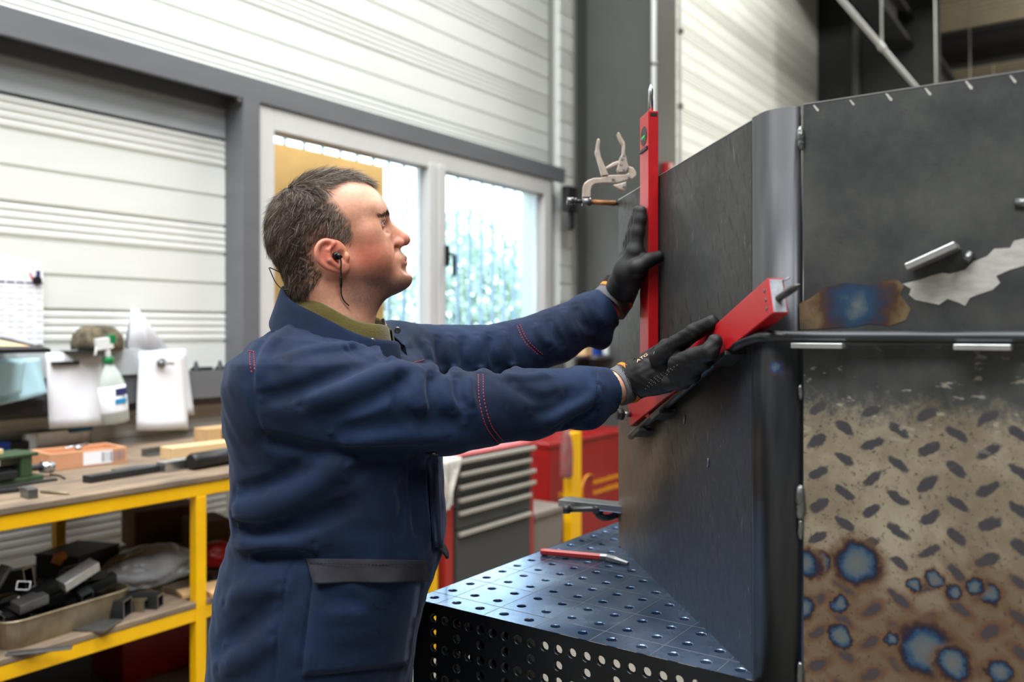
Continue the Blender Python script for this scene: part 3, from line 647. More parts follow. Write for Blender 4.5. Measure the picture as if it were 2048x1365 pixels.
keep(MB().tube([MA @ Vector((.004, F1 + .014, .002)), MA @ Vector((.004, F1 + .017, .002)), MA @ Vector((.004, F1 + .030, .002))], [.008, .0125, .0115], 12).build('clamp_knob', 'black_plastic'), gauge)
# ================================================================== locking clamp gripping the far edge
mat('clamp_steel', (190, 176, 162), .42, .35, var=.25, scale=30); mat('rust_rod', (138, 92, 52), .5, .4, var=.3, scale=60); mat('rivet', (226, 224, 220), .25, .7)
DC = 2.02
def cz(zx, zy): return px(1120 + zx / 7.186, 250 + zy / 7.186, DC)
cdir = (px(1200, 400, DC + 1) - px(1200, 400, DC)); cdir = c2w(0, 1, 0) - Vector((0, 0, 0))
def plate_z(pts, t0, t1, name, matname, root, bevel=.0015):
    fr_ = [cz(*q) + cdir * t0 for q in pts]; bk = [cz(*q) + cdir * t1 for q in pts]; n = len(pts)
    return keep(MB().add(fr_ + bk, [tuple(range(n)), tuple(range(2*n - 1, n - 1, -1))] + [(i, n + i, n + (i + 1) % n, (i + 1) % n) for i in range(n)]).build(name, matname, bevel=bevel), root)
cl_ = thing('locking_clamp', 'pale worn locking C-clamp gripping the far top edge of the sheet', 'clamp', tuple(cz(800, 800)))
plate_z([(320,1045),(325,900),(345,845),(400,800),(480,770),(590,765),(700,730),(840,722),(930,720),(985,700),(960,650),(985,600),(1050,620),(1095,690),(1088,740),(1040,780),(900,812),(820,838),(600,838),(500,850),(455,885),(440,950),(435,1045)], -.006, .006, 'frame', 'clamp_steel', cl_)
plate_z([(598,740),(545,550),(520,460),(500,400),(512,340),(528,222),(550,203),(572,225),(560,340),(582,470),(640,600),(692,728)], -.009, .009, 'fixed_handle', 'clamp_steel', cl_)
plate_z([(816,130),(832,114),(850,128),(888,205),(925,262),(930,330),(924,430),(945,470),(962,560),(985,610),(940,690),(880,690),(830,690),(815,650),(830,600),(845,520),(860,470),(888,430),(895,300),(860,240),(838,190)], -.010, .010, 'lever', 'clamp_steel', cl_)
plate_z([(648,618),(760,545),(838,520),(850,560),(770,600),(668,644)], -.004, .004, 'link', 'clamp_steel', cl_)
plate_z([(750,870),(860,850),(950,820),(945,885),(930,950),(850,925),(780,890)], -.006, .006, 'jaw', 'clamp_steel', cl_)
for q in ((760,772),(988,750),(908,642),(865,568),(882,490),(910,437),(915,880)):
    a = cz(*q); keep(MB().tube([a - cdir * .0125, a + cdir * .011], .0032, 10).build('rivet', 'rivet'), cl_)
keep(MB().tube([cz(430,1108), cz(800,1128)], .0062, 12).build('screw_rod', 'rust_rod'), cl_); keep(MB().tube([cz(180,1095), cz(330,1103)], .005, 10).tube([cz(205,1095), cz(245,1097)], .0085, 10).build('screw_shank', 'steel_dark'), cl_)
keep(MB().tube([cz(100,1095), cz(188,1098)], .0092, 14).build('screw_head', 'steel_mid'), cl_); keep(MB().tube([cz(318,1108), cz(440,1112)], .0105, 14).build('collar', 'steel_mid'), cl_)
keep(MB().tube([cz(800,1128), cz(850,1132), cz(860,1132), cz(930,1140)], [.005, .005, .0085, .009], 12).build('swivel_pad', 'steel_black'), cl_)
# second clamp and a steel bar low down
bq = thing('low_clamp', 'dark locking clamp at the foot of the steel sheet', 'clamp', tuple(px(1190, 1022, DC)))
def cl2(u, v): return px(u, v, DC)
keep(MB().tube([cl2(1136, 1020), cl2(1232, 1018)], .0065, 12).build('screw_rod', 'rod_dark'), bq); keep(MB().tube([cl2(1126, 1019), cl2(1140, 1019)], .011, 12).build('screw_head', 'steel_dark'), bq)
keep(MB().tube([cl2(1186, 1019), cl2(1205, 1018)], .012, 12).build('collar', 'steel_dark'), bq); keep(MB().tube([cl2(1226, 1018), cl2(1240, 1019)], .011, 12).build('swivel_pad', 'steel_black'), bq)
keep(MB().tube(smooth_path([cl2(1196, 1022), cl2(1198, 1032), cl2(1215, 1036), cl2(1236, 1030)], 5), .008, 10).build('frame', 'steel_dark'), bq)
bp_ = thing('clamped_bar', 'dark flat steel bar with a bright top held by the low clamp', 'bar', tuple(px(1180, 1005, DC)))
q0, q1 = px(1116, 1000, 2.06), px(1246, 1013, 1.98); d_ = (q1 - q0); d_.z = 0; dd = d_.normalized(); nn_ = Vector((-dd.y, dd.x, 0)); q1.z = q0.z
keep(MB().add([q0, q1, q1 + nn_ * .05, q0 + nn_ * .05] + [q + Vector((0, 0, -.016)) for q in (q0, q1, q1 + nn_ * .05, q0 + nn_ * .05)], [(0, 1, 2, 3), (7, 6, 5, 4), (0, 4, 5, 1), (1, 5, 6, 2), (2, 6, 7, 3), (3, 7, 4, 0)]).build('bar', 'steel_bright', bevel=.001), bp_)
# red chisel lying on the table
m0, m1, m2 = at_z(1082, 1104, TZ + .008), at_z(1214, 1116, TZ + .008), at_z(1256, 1128, TZ + .006)
ch = thing('cold_chisel', 'red painted chisel with bare steel tip lying on the welding table', 'chisel', tuple(at_z(1170, 1112, TZ)))
keep(MB().tube([m0, m0.lerp(m1, .04), m1.lerp(m0, .1)], [.0065, .0075, .0075], 6, smooth=False).build('shank', 'red_frame'), ch); keep(MB().tube([m1.lerp(m0, .1), m1, m1.lerp(m2, .4), m2], [.0076, .0072, .0075, .004], 6, smooth=False).build('tip', 'steel_mid'), ch)
# ================================================================== yellow workbench against the wall
BY0, BY1, BTZ = 2.61, 3.62, 0.955
bench = thing('workbench', 'yellow steel workbench with worn wooden top and shelf along the wall', 'workbench', (1.5, 3.1, 0))
def kb(mb, name, matname, root, bevel=0.0): return keep(mb.build(name, matname, bevel=bevel), root)
kb(MB().box((-2.0, BY0 - 0.006, BTZ), (3.06, BY1, BTZ + 0.022)), 'bench_top', 'bench_wood', bench, 0.004)
kb(MB().box((-2.0, BY0, BTZ - 0.046), (3.055, BY0 + 0.04, BTZ)), 'front_rail', 'yellow_paint', bench, 0.003)
kb(MB().box((-2.0, BY1 - 0.05, BTZ - 0.046), (3.055, BY1 - 0.01, BTZ)), 'back_rail', 'yellow_paint', bench, 0.003)
SZ = 0.524
LX = 1.776
legsx = [LX - 1.35 * 2, LX - 1.35, LX, 3.015]
for x in legsx:
    kb(MB().box((x, BY0 - 0.001, 0), (x + 0.04, BY0 + 0.04, BTZ - 0.046)), 'leg', 'yellow_paint', bench, 0.003)
    kb(MB().box((x, BY1 - 0.05, 0), (x + 0.04, BY1 - 0.01, BTZ - 0.046)), 'leg', 'yellow_paint', bench, 0.003)
for i in range(3):
    a, b = legsx[i] + 0.04, legsx[i + 1]
    kb(MB().box((a, BY0 + 0.002, SZ - 0.046), (b, BY0 + 0.038, SZ)), 'shelf_rail', 'yellow_paint', bench, 0.003)
    kb(MB().box((a, BY0, SZ), (b, BY1 - 0.05, SZ + 0.02)), 'shelf_board', 'bench_wood', bench, 0.003)
TOPZ = BTZ + 0.022; SHZ = SZ + 0.02
def on_top(u, v): return at_z(u, v, TOPZ)
def on_shelf(u, v): return at_z(u, v, SHZ)
def bar_item(name, lab, cat, p, q, w, h, matname, z0, group=None, bevel=0.002, part='bar'):
    """rectangular bar from ground point p to q (front-bottom edge), width w backwards"""
    d = Vector((q.x - p.x, q.y - p.y, 0)); L_ = d.length; a = math.atan2(d.y, d.x)
    o = MB().box((0, 0, 0), (L_, w, h)).build(name, matname, bevel=bevel); o.location = (p.x, p.y, z0); o.rotation_euler = (0, 0, a)
    return tag(o, lab, cat, group)
# open wooden box with label
p, q = on_top(99, 944), on_top(254, 926); L_ = (q - p).length; a = math.atan2((q - p).y, (q - p).x)
t = thing('wooden_tray', 'open copper-toned wooden box with a white barcode label on the bench', 'box', (p.x, p.y, TOPZ), a)
for nm, lo, hi in (('front_panel', (0, 0, 0), (L_, .012, .062)), ('back_panel', (0, .168, 0), (L_, .18, .062)), ('side_panel', (0, .012, 0), (.012, .168, .062)), ('side_panel', (L_ - .012, .012, 0), (L_, .168, .062)), ('bottom_panel', (.012, .012, 0), (L_ - .012, .168, .008))):
    MB().box(lo, hi).build(nm, 'copper_wood', t, bevel=.002)
lb = MB().box((L_*.42, -.0012, .008), (L_*.80, 0, .056)).build('label', 'paper_white', t)
bc = MB()
for i in range(9): bc.box((L_*.66 + i*.010, -.0018, .014), (L_*.66 + i*.010 + (.003 if i % 3 else .006), -.0012, .05))
bc.build('barcode', 'ink_grey', lb)
tag(MB().tube([p + Vector((.10, .09, .066)), p + Vector((.20, .11, .070))], .004, 6).lathe([(.004, 0), (.013, .002), (.013, .014), (.004, .018)], 10, T(p.x + .13, p.y + .05, TOPZ + .058)).build('scriber', 'steel_bright'), 'small bright scriber lying across the wooden box', 'scriber')
# long aluminium level behind it
p, q = on_top(52, 905), on_top(208, 884)
t = thing('aluminium_level', 'long pale aluminium spirit level lying behind the wooden box', 'spirit level', (p.x, p.y, TOPZ), math.atan2((q - p).y, (q - p).x)); L_ = (q - p).length
MB().box((.05, 0, 0), (L_ - .07, .03, .075)).build('body', 'steel_bright', t, bevel=.003); MB().box((0, -.001, 0), (.05, .031, .077)).build('end_cap', 'white_plastic', t, bevel=.003); MB().box((L_ - .07, -.001, 0), (L_, .031, .077)).build('end_cap', 'white_plastic', t, bevel=.003)
MB().box((L_*.52, -.0015, .058), (L_*.84, 0, .076)).build('print_stripe', 'cyan_print', t)
# blue case
p = on_top(6, 912)
t = thing('blue_case', 'small blue case with dark handle at the left end of the bench', 'case', (p.x - .16, p.y, TOPZ))
MB().box((0, 0, 0), (.19, .12, .055)).build('body', 'blue_plastic', t, bevel=.006); MB().box((.19, .01, .015), (.27, .09, .05)).build('handle', 'black_plastic', t, bevel=.006)
# green machine vice
p = on_top(48, 966)
t = thing('machine_vice', 'small green machine vice lying on the bench', 'vice', (p.x, p.y, TOPZ), 0.12)
MB().box((-.17, 0, 0), (.07, .12, .018)).build('base', 'green_paint', t, bevel=.004)
MB().box((-.01, 0, .018), (.03, .12, .085)).box((-.15, 0, .018), (-.11, .12, .085)).box((-.16, -.004, .085), (.05, .124, .098)).build('jaw', 'green_paint', t, bevel=.004)
MB().tube([(-.11, .06, .05), (.09, .05, .035)], .012, 10).build('screw', 'steel_mid', t)
MB().tube([(.09, .05, .035), (.13, .045, .03)], .02, 12).build('knob', 'steel_bright', t)
MB().box((-.09, -.012, .02), (-.03, .05, .045)).build('clamped_block', 'steel_dark', t, bevel=.002)
tag(MB().box((p.x - .30, p.y + .02, TOPZ + .099), (p.x - .055, p.y + .12, TOPZ + .116)).build('board_offcut', 'pine_wood', bevel=.002), 'pale board offcut resting on the green vice', 'board')
bar_item('flat_bar', 'dark flat steel bar lying in front of the green vice', 'bar', on_top(-30, 985), on_top(116, 962), .03, .008, 'steel_dark', TOPZ)
bar_item('steel_angle', 'dark steel angle piece at the left edge of the bench', 'bar', on_top(-20, 992), on_top(40, 985), .03, .014, 'steel_dark', TOPZ)
p = on_top(56, 1000); bar_item('gauge_block', 'small grey steel gauge block near the bench front', 'block', p, p + Vector((.028, -.004, 0)), .075, .03, 'steel_mid', TOPZ)
tag(MB().tube([on_top(82, 987) + Vector((0, 0, .005)), on_top(112, 989) + Vector((0, 0, .005)), on_top(138, 991) + Vector((0, 0, .005))], [.0045, .005, .0025], 8).build('drill_bit', 'galvanised'), 'long thin drill bit lying on the bench top', 'drill bit')
tag(MB().tube(smooth_path([on_top(100, 952) + Vector((0, 0, .004)), on_top(118, 954) + Vector((0, 0, .004)), on_top(130, 960) + Vector((0, 0, .004))], 5), .003, 6).build('hooked_wire', 'steel_dark'), 'thin hooked wire beside the green vice', 'wire')
bar_item('steel_bar', 'long dark square steel bar lying in the middle of the bench', 'bar', on_top(181, 968), on_top(326, 944), .045, .024, 'steel_dark', TOPZ)
bar_item('steel_plate_strip', 'grey flat steel strip lying behind the dark square bar', 'plate', on_top(244, 946), on_top(318, 934), .06, .008, 'steel_mid', TOPZ)
bar_item('aluminium_block', 'pale aluminium block between the dark bar and the black torch', 'block', on_top(331, 946), on_top(388, 936), .05, .036, 'steel_bright', TOPZ)
p, q = on_top(392, 943), on_top(500, 924); d = (q - p).normalized(); n_ = Vector((-d.y, d.x, 0)); c0 = p + n_ * .03 + Vector((0, 0, .0315))
t = thing('grinder_handle', 'black cylindrical tool body lying at the right of the bench', 'tool', (p.x, p.y, TOPZ))
keep(MB().tube([c0, c0 + d * .012, c0 + d * .30], [.026, .031, .030], 14).build('body', 'black_plastic'), t); keep(MB().tube([c0 + d * .30, c0 + d * .38], .022, 12).build('collar', 'steel_mid'), t)
bar_item('wood_plank', 'light pine plank lying on the bench beside the man', 'plank', on_top(345, 922), on_top(492, 903), .09, .048, 'pine_wood', TOPZ)
p, q = on_top(416, 888), on_top(486, 879)
t = thing('wood_block', 'small wooden block with a dark square hole behind the plank', 'block', (p.x, p.y, TOPZ), math.atan2((q - p).y, (q - p).x))
MB().box((0, 0, 0), ((q - p).length, .10, .065)).build('block', 'raw_wood', t, bevel=.002); MB().box((.075, -.002, .008), (.12, .002, .052)).build('hole', 'black_plastic', t)
p, q = on_top(300, 915), on_top(345, 908)
t = thing('steel_bracket', 'small grey steel bracket beside the pine plank', 'bracket', (p.x, p.y, TOPZ), math.atan2((q - p).y, (q - p).x))
MB().box((0, 0, 0), (.12, .05, .006)).box((.0, .044, .006), (.12, .05, .03)).build('plate', 'steel_mid', t); 
# ---------------- shelf
def square_tube(name, lab, c, size, L_, rot, matname='steel_dark', group=None, wall=.004, cap='steel_cut'):
    w, h = size; t = thing(name, lab, 'tube', (0, 0, 0), 0, group); t.matrix_world = Matrix.Translation(c) @ rot
    t.location = c; t.rotation_mode = 'XYZ'; t.rotation_euler = rot.to_euler()
    mb = MB(); O = [(-w/2, -h/2), (w/2, -h/2), (w/2, h/2), (-w/2, h/2)]; I = [(a * (1 - 2*wall/w), b * (1 - 2*wall/h)) for a, b in O]
    vv = [(0, a, b) for a, b in O] + [(L_, a, b) for a, b in O] + [(0.0, a, b) for a, b in I] + [(L_, a, b) for a, b in I]; ff = []
    for i in range(4):
        j = (i + 1) % 4; ff += [(i, j, 4 + j, 4 + i), (8 + i, 12 + i, 12 + j, 8 + j), (4 + i, 4 + j, 12 + j, 12 + i)]
    o = MB().add(vv, ff).build('tube_wall', matname, t)
    MB().add([(-.0006, a, b) for a, b in O + I], [(i, 4 + i, 4 + (i + 1) % 4, (i + 1) % 4) for i in range(4)]).build('cut_end', cap, t)
    return t
def RZ(a): return Matrix.Rotation(a, 4, 'Z')
back = math.radians(62)     # tubes lie pointing away from the aisle
for (u, v, w, h, L_, lab) in ((262, 1237, .060, .060, .34, 'square steel tube with bright cut end lying on the shelf'), (300, 1224, .045, .040, .26, 'smaller dull square tube between two others on the shelf'), (328, 1218, .048, .045, .30, 'square steel tube nearest the yellow leg on the shelf')):
    p = on_shelf(u, v); square_tube('square_tube', lab, p + Vector((0, .02, h / 2)), (w, h), L_, RZ(math.radians(125)), 'steel_dark' if 'dull' not in lab else 'galvanised')
p = on_shelf(226, 1256)
o = MB().box((-.05, 0, 0), (.05, .20, .010)).build('steel_plate', 'steel_mid', bevel=.002); o.location = (p.x, p.y, SHZ); o.rotation_euler = (0, 0, .5); tag(o, 'flat steel plate with a bright edge lying beside the tray', 'plate')
p = on_shelf(205, 1203)
t = thing('black_box', 'dark square metal box standing behind the tray', 'box', (p.x - .06, p.y + .05, SHZ), .35)
MB().box((0, 0, 0), (.20, .18, .155)).build('body', 'steel_black', t, bevel=.004); MB().box((-.003, -.003, .150), (.203, .183, .158)).build('lid', 'steel_black', t, bevel=.002)
# galvanised tray with offcuts
p, q = on_shelf(35, 1303), on_shelf(212, 1245); d = (q - p); a = math.atan2(d.y, d.x)
t = thing('metal_tray', 'dented galvanised tray heaped with steel offcuts on the shelf', 'tray', (p.x, p.y, SHZ), a)
def rrect(x0, x1, y0, y1, r, n=6):
    out = []
    for cx_, cy_, s0 in ((x1 - r, y1 - r, 0), (x0 + r, y1 - r, 1), (x0 + r, y0 + r, 2), (x1 - r, y0 + r, 3)):
        for k in range(n): th_ = math.pi/2 * (s0 + k/(n - 1)); out.append((cx_ + r*math.cos(th_), cy_ + r*math.sin(th_)))
    return out
TW, TD, TH = .40, .26, .085
o0, o1 = rrect(-.02, TW - .02, .01, TD, .05), rrect(-.035, TW - .005, -.005, TD + .015, .06); i1, i0 = rrect(-.032, TW - .008, -.002, TD + .012, .058), rrect(-.017, TW - .023, .013, TD - .003, .048)
n = len(o0); vv = [(x, y, 0) for x, y in o0] + [(x, y, TH) for x, y in o1] + [(x, y, TH) for x, y in i1] + [(x, y, .004) for x, y in i0]
ff = [tuple(range(n - 1, -1, -1)), tuple(3*n + k for k in range(n))]
for r0 in range(3):
    for k in range(n): ff.append((r0*n + k, r0*n + (k + 1) % n, (r0 + 1)*n + (k + 1) % n, (r0 + 1)*n + k))
MB().add(vv, ff).build('tray_body', 'galvanised', t)
MB().tube([(x, y, TH) for x, y in o1], .0045, 6, closed=True).build('rim', 'galvanised', t)
base = T(p.x, p.y, SHZ) @ RZ(a); rr_ = random.Random(11)
lab_o = 'short dark square tube offcut heaped in the galvanised tray'
for i in range(22):
    x = rr_.uniform(.02, .31); y = rr_.uniform(.05, .2); z = .045 + .030 * (i // 6) + rr_.uniform(0, .012)
    R_ = RZ(rr_.uniform(0, 6.28)) @ Matrix.Rotation(rr_.uniform(-.45, .45), 4, 'Y') @ Matrix.Rotation(rr_.uniform(-.6, .6), 4, 'X')
    L2 = rr_.uniform(.06, .11); c = base @ Vector((x, y, z)); dirv = (RZ(a) @ R_) @ Vector((L2 / 2, 0, 0))
    square_tube('tube_offcut', lab_o, c - dirv, (rr_.uniform(.026, .040), rr_.uniform(.024, .034)), L2, RZ(a) @ R_, rr_.choice(['steel_dark', 'steel_dark', 'steel_black', 'steel_mid']), 'offcuts in the tray', .003)
c = base @ Vector((.12, .14, .165)); square_tube('rectangular_tube', 'dark rectangular tube standing up with its open end facing out above the tray', c, (.045, .066), .22, RZ(math.radians(118)) @ Matrix.Rotation(.18, 4, 'Y'), 'steel_black')
c = base @ Vector((.165, .02, .125)); o = MB().box((0, 0, 0), (.125, .045, .032)).build('steel_block_offcut', 'steel_cut', bevel=.002); o.location = c; o.rotation_euler = (0.25, -.32, a + .02); tag(o, 'pale steel block tilted across the front of the tray', 'block')
c = base @ Vector((.02, .02, .095)); o = MB().box((0, 0, 0), (.09, .05, .03)).build('steel_block_offcut', 'steel_mid', bevel=.002); o.location = c; o.rotation_euler = (0.2, -.12, a); tag(o, 'pale grey steel block at the left front of the tray', 'block')
c = base @ Vector((-.02, .10, .12)); o = MB().box((0, 0, 0), (.12, .035, .012)).build('flat_offcut', 'steel_mid', bevel=.002); o.location = c; o.rotation_euler = (0.3, -1.0, a); tag(o, 'grey flat offcut leaning up at the left of the tray', 'bar')
c = base @ Vector((.245, .2, .17)); o = MB().tube([(0, 0, 0), (.012, 0, .02), (.03, 0, .026)], [.016, .018, .014], 10).build('copper_fitting', 'orange_print'); o.location = c; tag(o, 'small orange fitting on top of the offcut heap', 'fitting')
p = on_shelf(10, 1315); bar_item('flat_strips', 'thin steel strip lying in front of the tray', 'bar', p, p + Vector((.14, -.10, 0)), .03, .006, 'steel_mid', SHZ)
# plastic bag, cartons and odds at the back of the shelf
def blob(name, c, r, matname, seed, n=28, amp=.25):
    r_ = np.random.default_rng(seed); me = bpy.data.meshes.new(name); bm = bmesh.new(); bmesh.ops.create_icosphere(bm, subdivisions=4, radius=1)
    k = r_.normal(size=(6, 3)) * 3; ph = r_.random(6) * 6
    for v in bm.verts:
        s_ = 1 + amp * sum(abs(math.sin(Vector(k[i]).dot(v.co) + ph[i])) - .6 for i in range(6)) / 3
        v.co = Vector((v.co.x * r[0] * s_, v.co.y * r[1] * s_, max(v.co.z * r[2] * s_, -r[2] * .5)))
    bm.to_mesh(me); bm.free(); me.polygons.foreach_set('use_smooth', [True] * len(me.polygons)); me.materials.append(MAT[matname])
    o = bpy.data.objects.new(name, me); COL.objects.link(o); o.location = c; return o
mat('clear_bag', (200, 206, 212), 0.25, var=0.25, scale=14, bump=0.6, bscale=30)
p = on_shelf(312, 1178); o = blob('plastic_bag', p + Vector((.02, .10, .05)), (.19, .11, .085), 'clear_bag', 4); tag(o, 'crumpled clear plastic bag on the shelf behind the tubes', 'bag')
p = on_shelf(330, 1128); bar_item('green_strip_box', 'long flat green and white box at the back of the shelf', 'box', on_shelf(258, 1152), on_shelf(395, 1128), .06, .05, 'green_plastic', SHZ)
bar_item('white_carton', 'pale grey carton lying behind the black metal box', 'box', on_shelf(75, 1180), on_shelf(160, 1158), .10, .06, 'paper_grey', SHZ)
bar_item('cardboard_carton', 'brown cardboard carton in the dark under the bench', 'box', on_shelf(245, 1140) + Vector((.2, .25, 0)), on_shelf(388, 1115) + Vector((.2, .25, 0)), .18, .16, 'cardboard', SHZ)
bar_item('second_carton', 'cardboard carton beside the yellow leg under the bench', 'box', on_shelf(430, 1130) + Vector((.05, .2, 0)), on_shelf(500, 1118) + Vector((.05, .2, 0)), .2, .13, 'cardboard', SHZ)
p = on_shelf(462, 1150); o = blob('red_pouch', p + Vector((.02, .12, .05)), (.07, .06, .06), 'red_paint', 9, amp=.1); tag(o, 'dark red pouch on the shelf right of the yellow leg', 'pouch')
bar_item('wood_offcut', 'thin wooden offcut on the shelf right of the yellow leg', 'board', on_shelf(428, 1200), on_shelf(490, 1186), .16, .018, 'raw_wood', SHZ)
bar_item('shelf_wood', 'flat wooden offcut lying left of the yellow leg on the shelf', 'board', on_shelf(365, 1200), on_shelf(398, 1194), .08, .015, 'raw_wood', SHZ)
bar_item('dark_bar_pack', 'dark steel bars lying behind the wooden offcut', 'bar', on_shelf(425, 1172), on_shelf(490, 1160), .08, .03, 'steel_black', SHZ)
p = at_z(272, 1365, .16); t = thing('red_crate', 'dark red crate standing on the floor under the bench', 'crate', (p.x + .15, p.y + .35, 0))
MB().box((0, 0, 0), (.36, .4, .30)).build('body', 'red_paint', t, bevel=.008); MB().box((-.008, -.008, .285), (.368, .408, .315)).build('rim', 'red_paint', t, bevel=.004); MB().box((.12, -.012, .20), (.24, -.0005, .235)).build('handle', 'black_plastic', t)
t = thing('floor_box', 'black toolbox standing on the floor under the bench', 'toolbox', (p.x - .45, p.y + .3, 0)); MB().box((0, 0, 0), (.45, .3, .26)).build('body', 'black_plastic', t, bevel=.01); MB().tube([(.12, .15, .26), (.12, .15, .30), (.33, .15, .30), (.33, .15, .26)], .012, 8).build('handle', 'black_plastic', t)
# ---------------- things on the wall rail above the bench
strip = MB().box((at_y(-40, 700, 3.62).x, 3.635, 1.287), (at_y(372, 700, 3.62).x, 3.655, 1.402)).build('magnetic_strip', 'band_grey', bevel=.002); tag(strip, 'blue-grey metal strip along the lower wall rail holding papers', 'rail')
c0, c1 = at_y(-70, 520, 3.785), at_y(87, 690, 3.785)
cal = thing('wall_calendar', 'white wall calendar with printed month columns on the cladding', 'calendar', (c0.x, 3.785, c1.z))
CW, CH = c1.x - c0.x, c0.z - c1.z
MB().box((0, 0, 0), (CW, .004, CH)).build('sheet', 'paper_white', cal)
pr = MB(); cw = CW / 8
for i in range(8):
    for j in range(14):
        if (i * 5 + j * 3) % 4: pr.box((i*cw + .008, -.0008, CH*.72 - j*.024 - .006), (i*cw + cw - .006, 0, CH*.72 - j*.024))
pr.build('date_rows', 'paper_grey', cal)
hd_ = MB()
for i in range(8): hd_.box((i*cw + .004, -.0009, CH*.755), (i*cw + cw - .003, 0, CH*.775))
hd_.build('month_headings', 'ink_navy', cal)
MB().box((CW*.90, -.0009, CH*.84), (CW*.955, 0, CH*.92)).box((CW*.87, -.0009, CH*.80), (CW*.90, 0, CH*.83)).build('logo_print', 'ink_navy', cal)
MB().add([(CW*.80, -.001, CH*.90), (CW*.83, -.001, CH*.88), (CW*.88, -.001, CH*.79), (CW*.85, -.001, CH*.78)], [(0, 3, 2, 1)]).build('red_print', 'ink_red', cal)
t = MB().lathe([(.017, 0), (.019, .004), (.017, .012)], 16, T(CW*.905 + c0.x, 3.784, CH*.80 + c1.z) @ Matrix.Rotation(math.pi/2, 4, 'X')).build('round_magnet', 'black_plastic'); tag(t, 'black round magnet holding the wall calendar', 'magnet')
# black shelf tray over blue papers
a0, a1 = at_y(-90, 700, 3.30), at_y(102, 704, 3.30)
t = thing('black_folder_tray', 'black folder tray with a tan sticker sticking out from the wall rail', 'tray', (a0.x, 3.30, 1.405))
MB().add([(0, 0, .012), (a1.x - a0.x, 0, .012), (a1.x - a0.x - .02, .34, .055), (0, .34, .055), (0, 0, -.004), (a1.x - a0.x, 0, -.004), (a1.x - a0.x - .02, .34, .035), (0, .34, .035)], [(0, 1, 2, 3), (7, 6, 5, 4), (0, 4, 5, 1), (1, 5, 6, 2), (2, 6, 7, 3), (3, 7, 4, 0)]).build('body', 'black_plastic', t, bevel=.003)
w_ = a1.x - a0.x; MB().add([(w_ - .15, .06, .0215), (w_ - .05, .05, .0203), (w_ - .08, .24, .0442), (w_ - .16, .24, .0442)], [(0, 1, 2, 3)]).build('sticker', 'pine_wood', t)
def paper(name, lab, corners, Y, matname='paper_white', curl=.012, thick=.0012):
    ps = [at_y(u, v, Y) for u, v in corners]; n = 8; vv = []
    for i in range(n + 1):
        for j in range(n + 1):
            s, t_ = i / n, j / n; a = ps[0].lerp(ps[1], s); b = ps[3].lerp(ps[2], s); p_ = a.lerp(b, t_)
            vv.append((p_.x, p_.y - curl * math.sin(s * math.pi) * .4 - curl * t_ * t_ * (1 + .5 * math.sin(3 * s)), p_.z))
    ff = [(i*(n+1)+j, i*(n+1)+j+1, (i+1)*(n+1)+j+1, (i+1)*(n+1)+j) for i in range(n) for j in range(n)]
    o = MB().add(vv, ff, True).build(name, matname); s_ = o.modifiers.new('solid', 'SOLIDIFY'); s_.thickness = thick
    return tag(o, lab, 'paper')
paper('blue_paper', 'pale blue papers hanging under the black folder tray', [(-60, 722), (80, 716), (88, 786), (-60, 820)], 3.60, 'paper_blue', .03)
paper('folded_paper', 'pale folded sheet hanging in front of the blue papers', [(-60, 730), (52, 722), (38, 786), (-60, 800)], 3.55, 'paper_blue', .02)
bar_y = at_y(60, 815, 3.60); tag(MB().box((at_y(-60, 0, 3.6).x, 3.60, bar_y.z - .03), (at_y(92, 0, 3.6).x, 3.645, bar_y.z + .028)).build('dark_file', 'steel_dark', bevel=.004), 'dark grey file box below the blue papers', 'file')
paper('drawing_sheet', 'white drawing sheet held by a black bar magnet', [(92, 706), (203, 703), (212, 850), (96, 858)], 3.625)
o = paper('drawing_sheet', 'white sheet under a round magnet right of the spray bottle', [(279, 704), (368, 700), (372, 858), (268, 861)], 3.618, 'paper_white', .02)
paper('backing_sheet', 'sheet peeking out behind the rightmost hanging paper', [(300, 702), (372, 698), (386, 830), (310, 835)], 3.630, 'paper_grey')
c = at_y(131, 727, 3.61); tag(MB().cbox((c.x, 3.612, c.z), (.115, .018, .014)).build('bar_magnet', 'black_plastic', bevel=.003), 'black bar magnet on the left drawing sheet', 'magnet')
c = at_y(322, 727, 3.60); t = thing('knob_magnet', 'round grey magnet with a pin on the right hanging sheet', 'magnet', (c.x, 3.60, c.z))
MB().lathe([(.022, 0), (.024, .006), (.012, .014), (.010, .022)], 16, Matrix.Rotation(math.pi/2, 4, 'X')).build('disc', 'steel_mid', t); MB().tube([(0, -.018, 0), (.05, -.022, -.004)], .005, 8).build('pin', 'steel_mid', t)
# spray bottle
b0 = at_y(232, 846, 3.53)
bt = thing('spray_bottle', 'clear spray bottle with a green and white trigger head', 'bottle', (b0.x, 3.53, b0.z)); bt.rotation_euler = (0, math.radians(-7), 0)
mat('clear_plastic', (196, 206, 200), 0.2, var=.08, scale=8)
MB().lathe([(.05, 0), (.058, .006), (.058, .13), (.055, .17), (.04, .215), (.02, .25), (.017, .262)], 20, Matrix.Diagonal((1, .7, 1, 1))).build('bottle_body', 'clear_plastic', bt)
MB().lathe([(.019, .258), (.021, .26), (.021, .282), (.018, .285)], 16).build('screw_cap', 'green_plastic', bt)
MB().lathe([(.012, .285), (.011, .32)], 12).cbox((-.012, 0, .345), (.07, .026, .05)).tube([(-.045, 0, .335), (-.055, 0, .30)], .006, 8).build('trigger_head', 'white_plastic', bt, bevel=.004)
MB().cbox((.022, 0, .36), (.03, .028, .04)).build('nozzle', 'green_plastic', bt, bevel=.004)
lb = MB().lathe([(.0585, .05), (.0587, .051), (.0587, .16), (.0565, .161)], 20, Matrix.Diagonal((1, .71, 1, 1))).build('label', 'paper_white', bt)
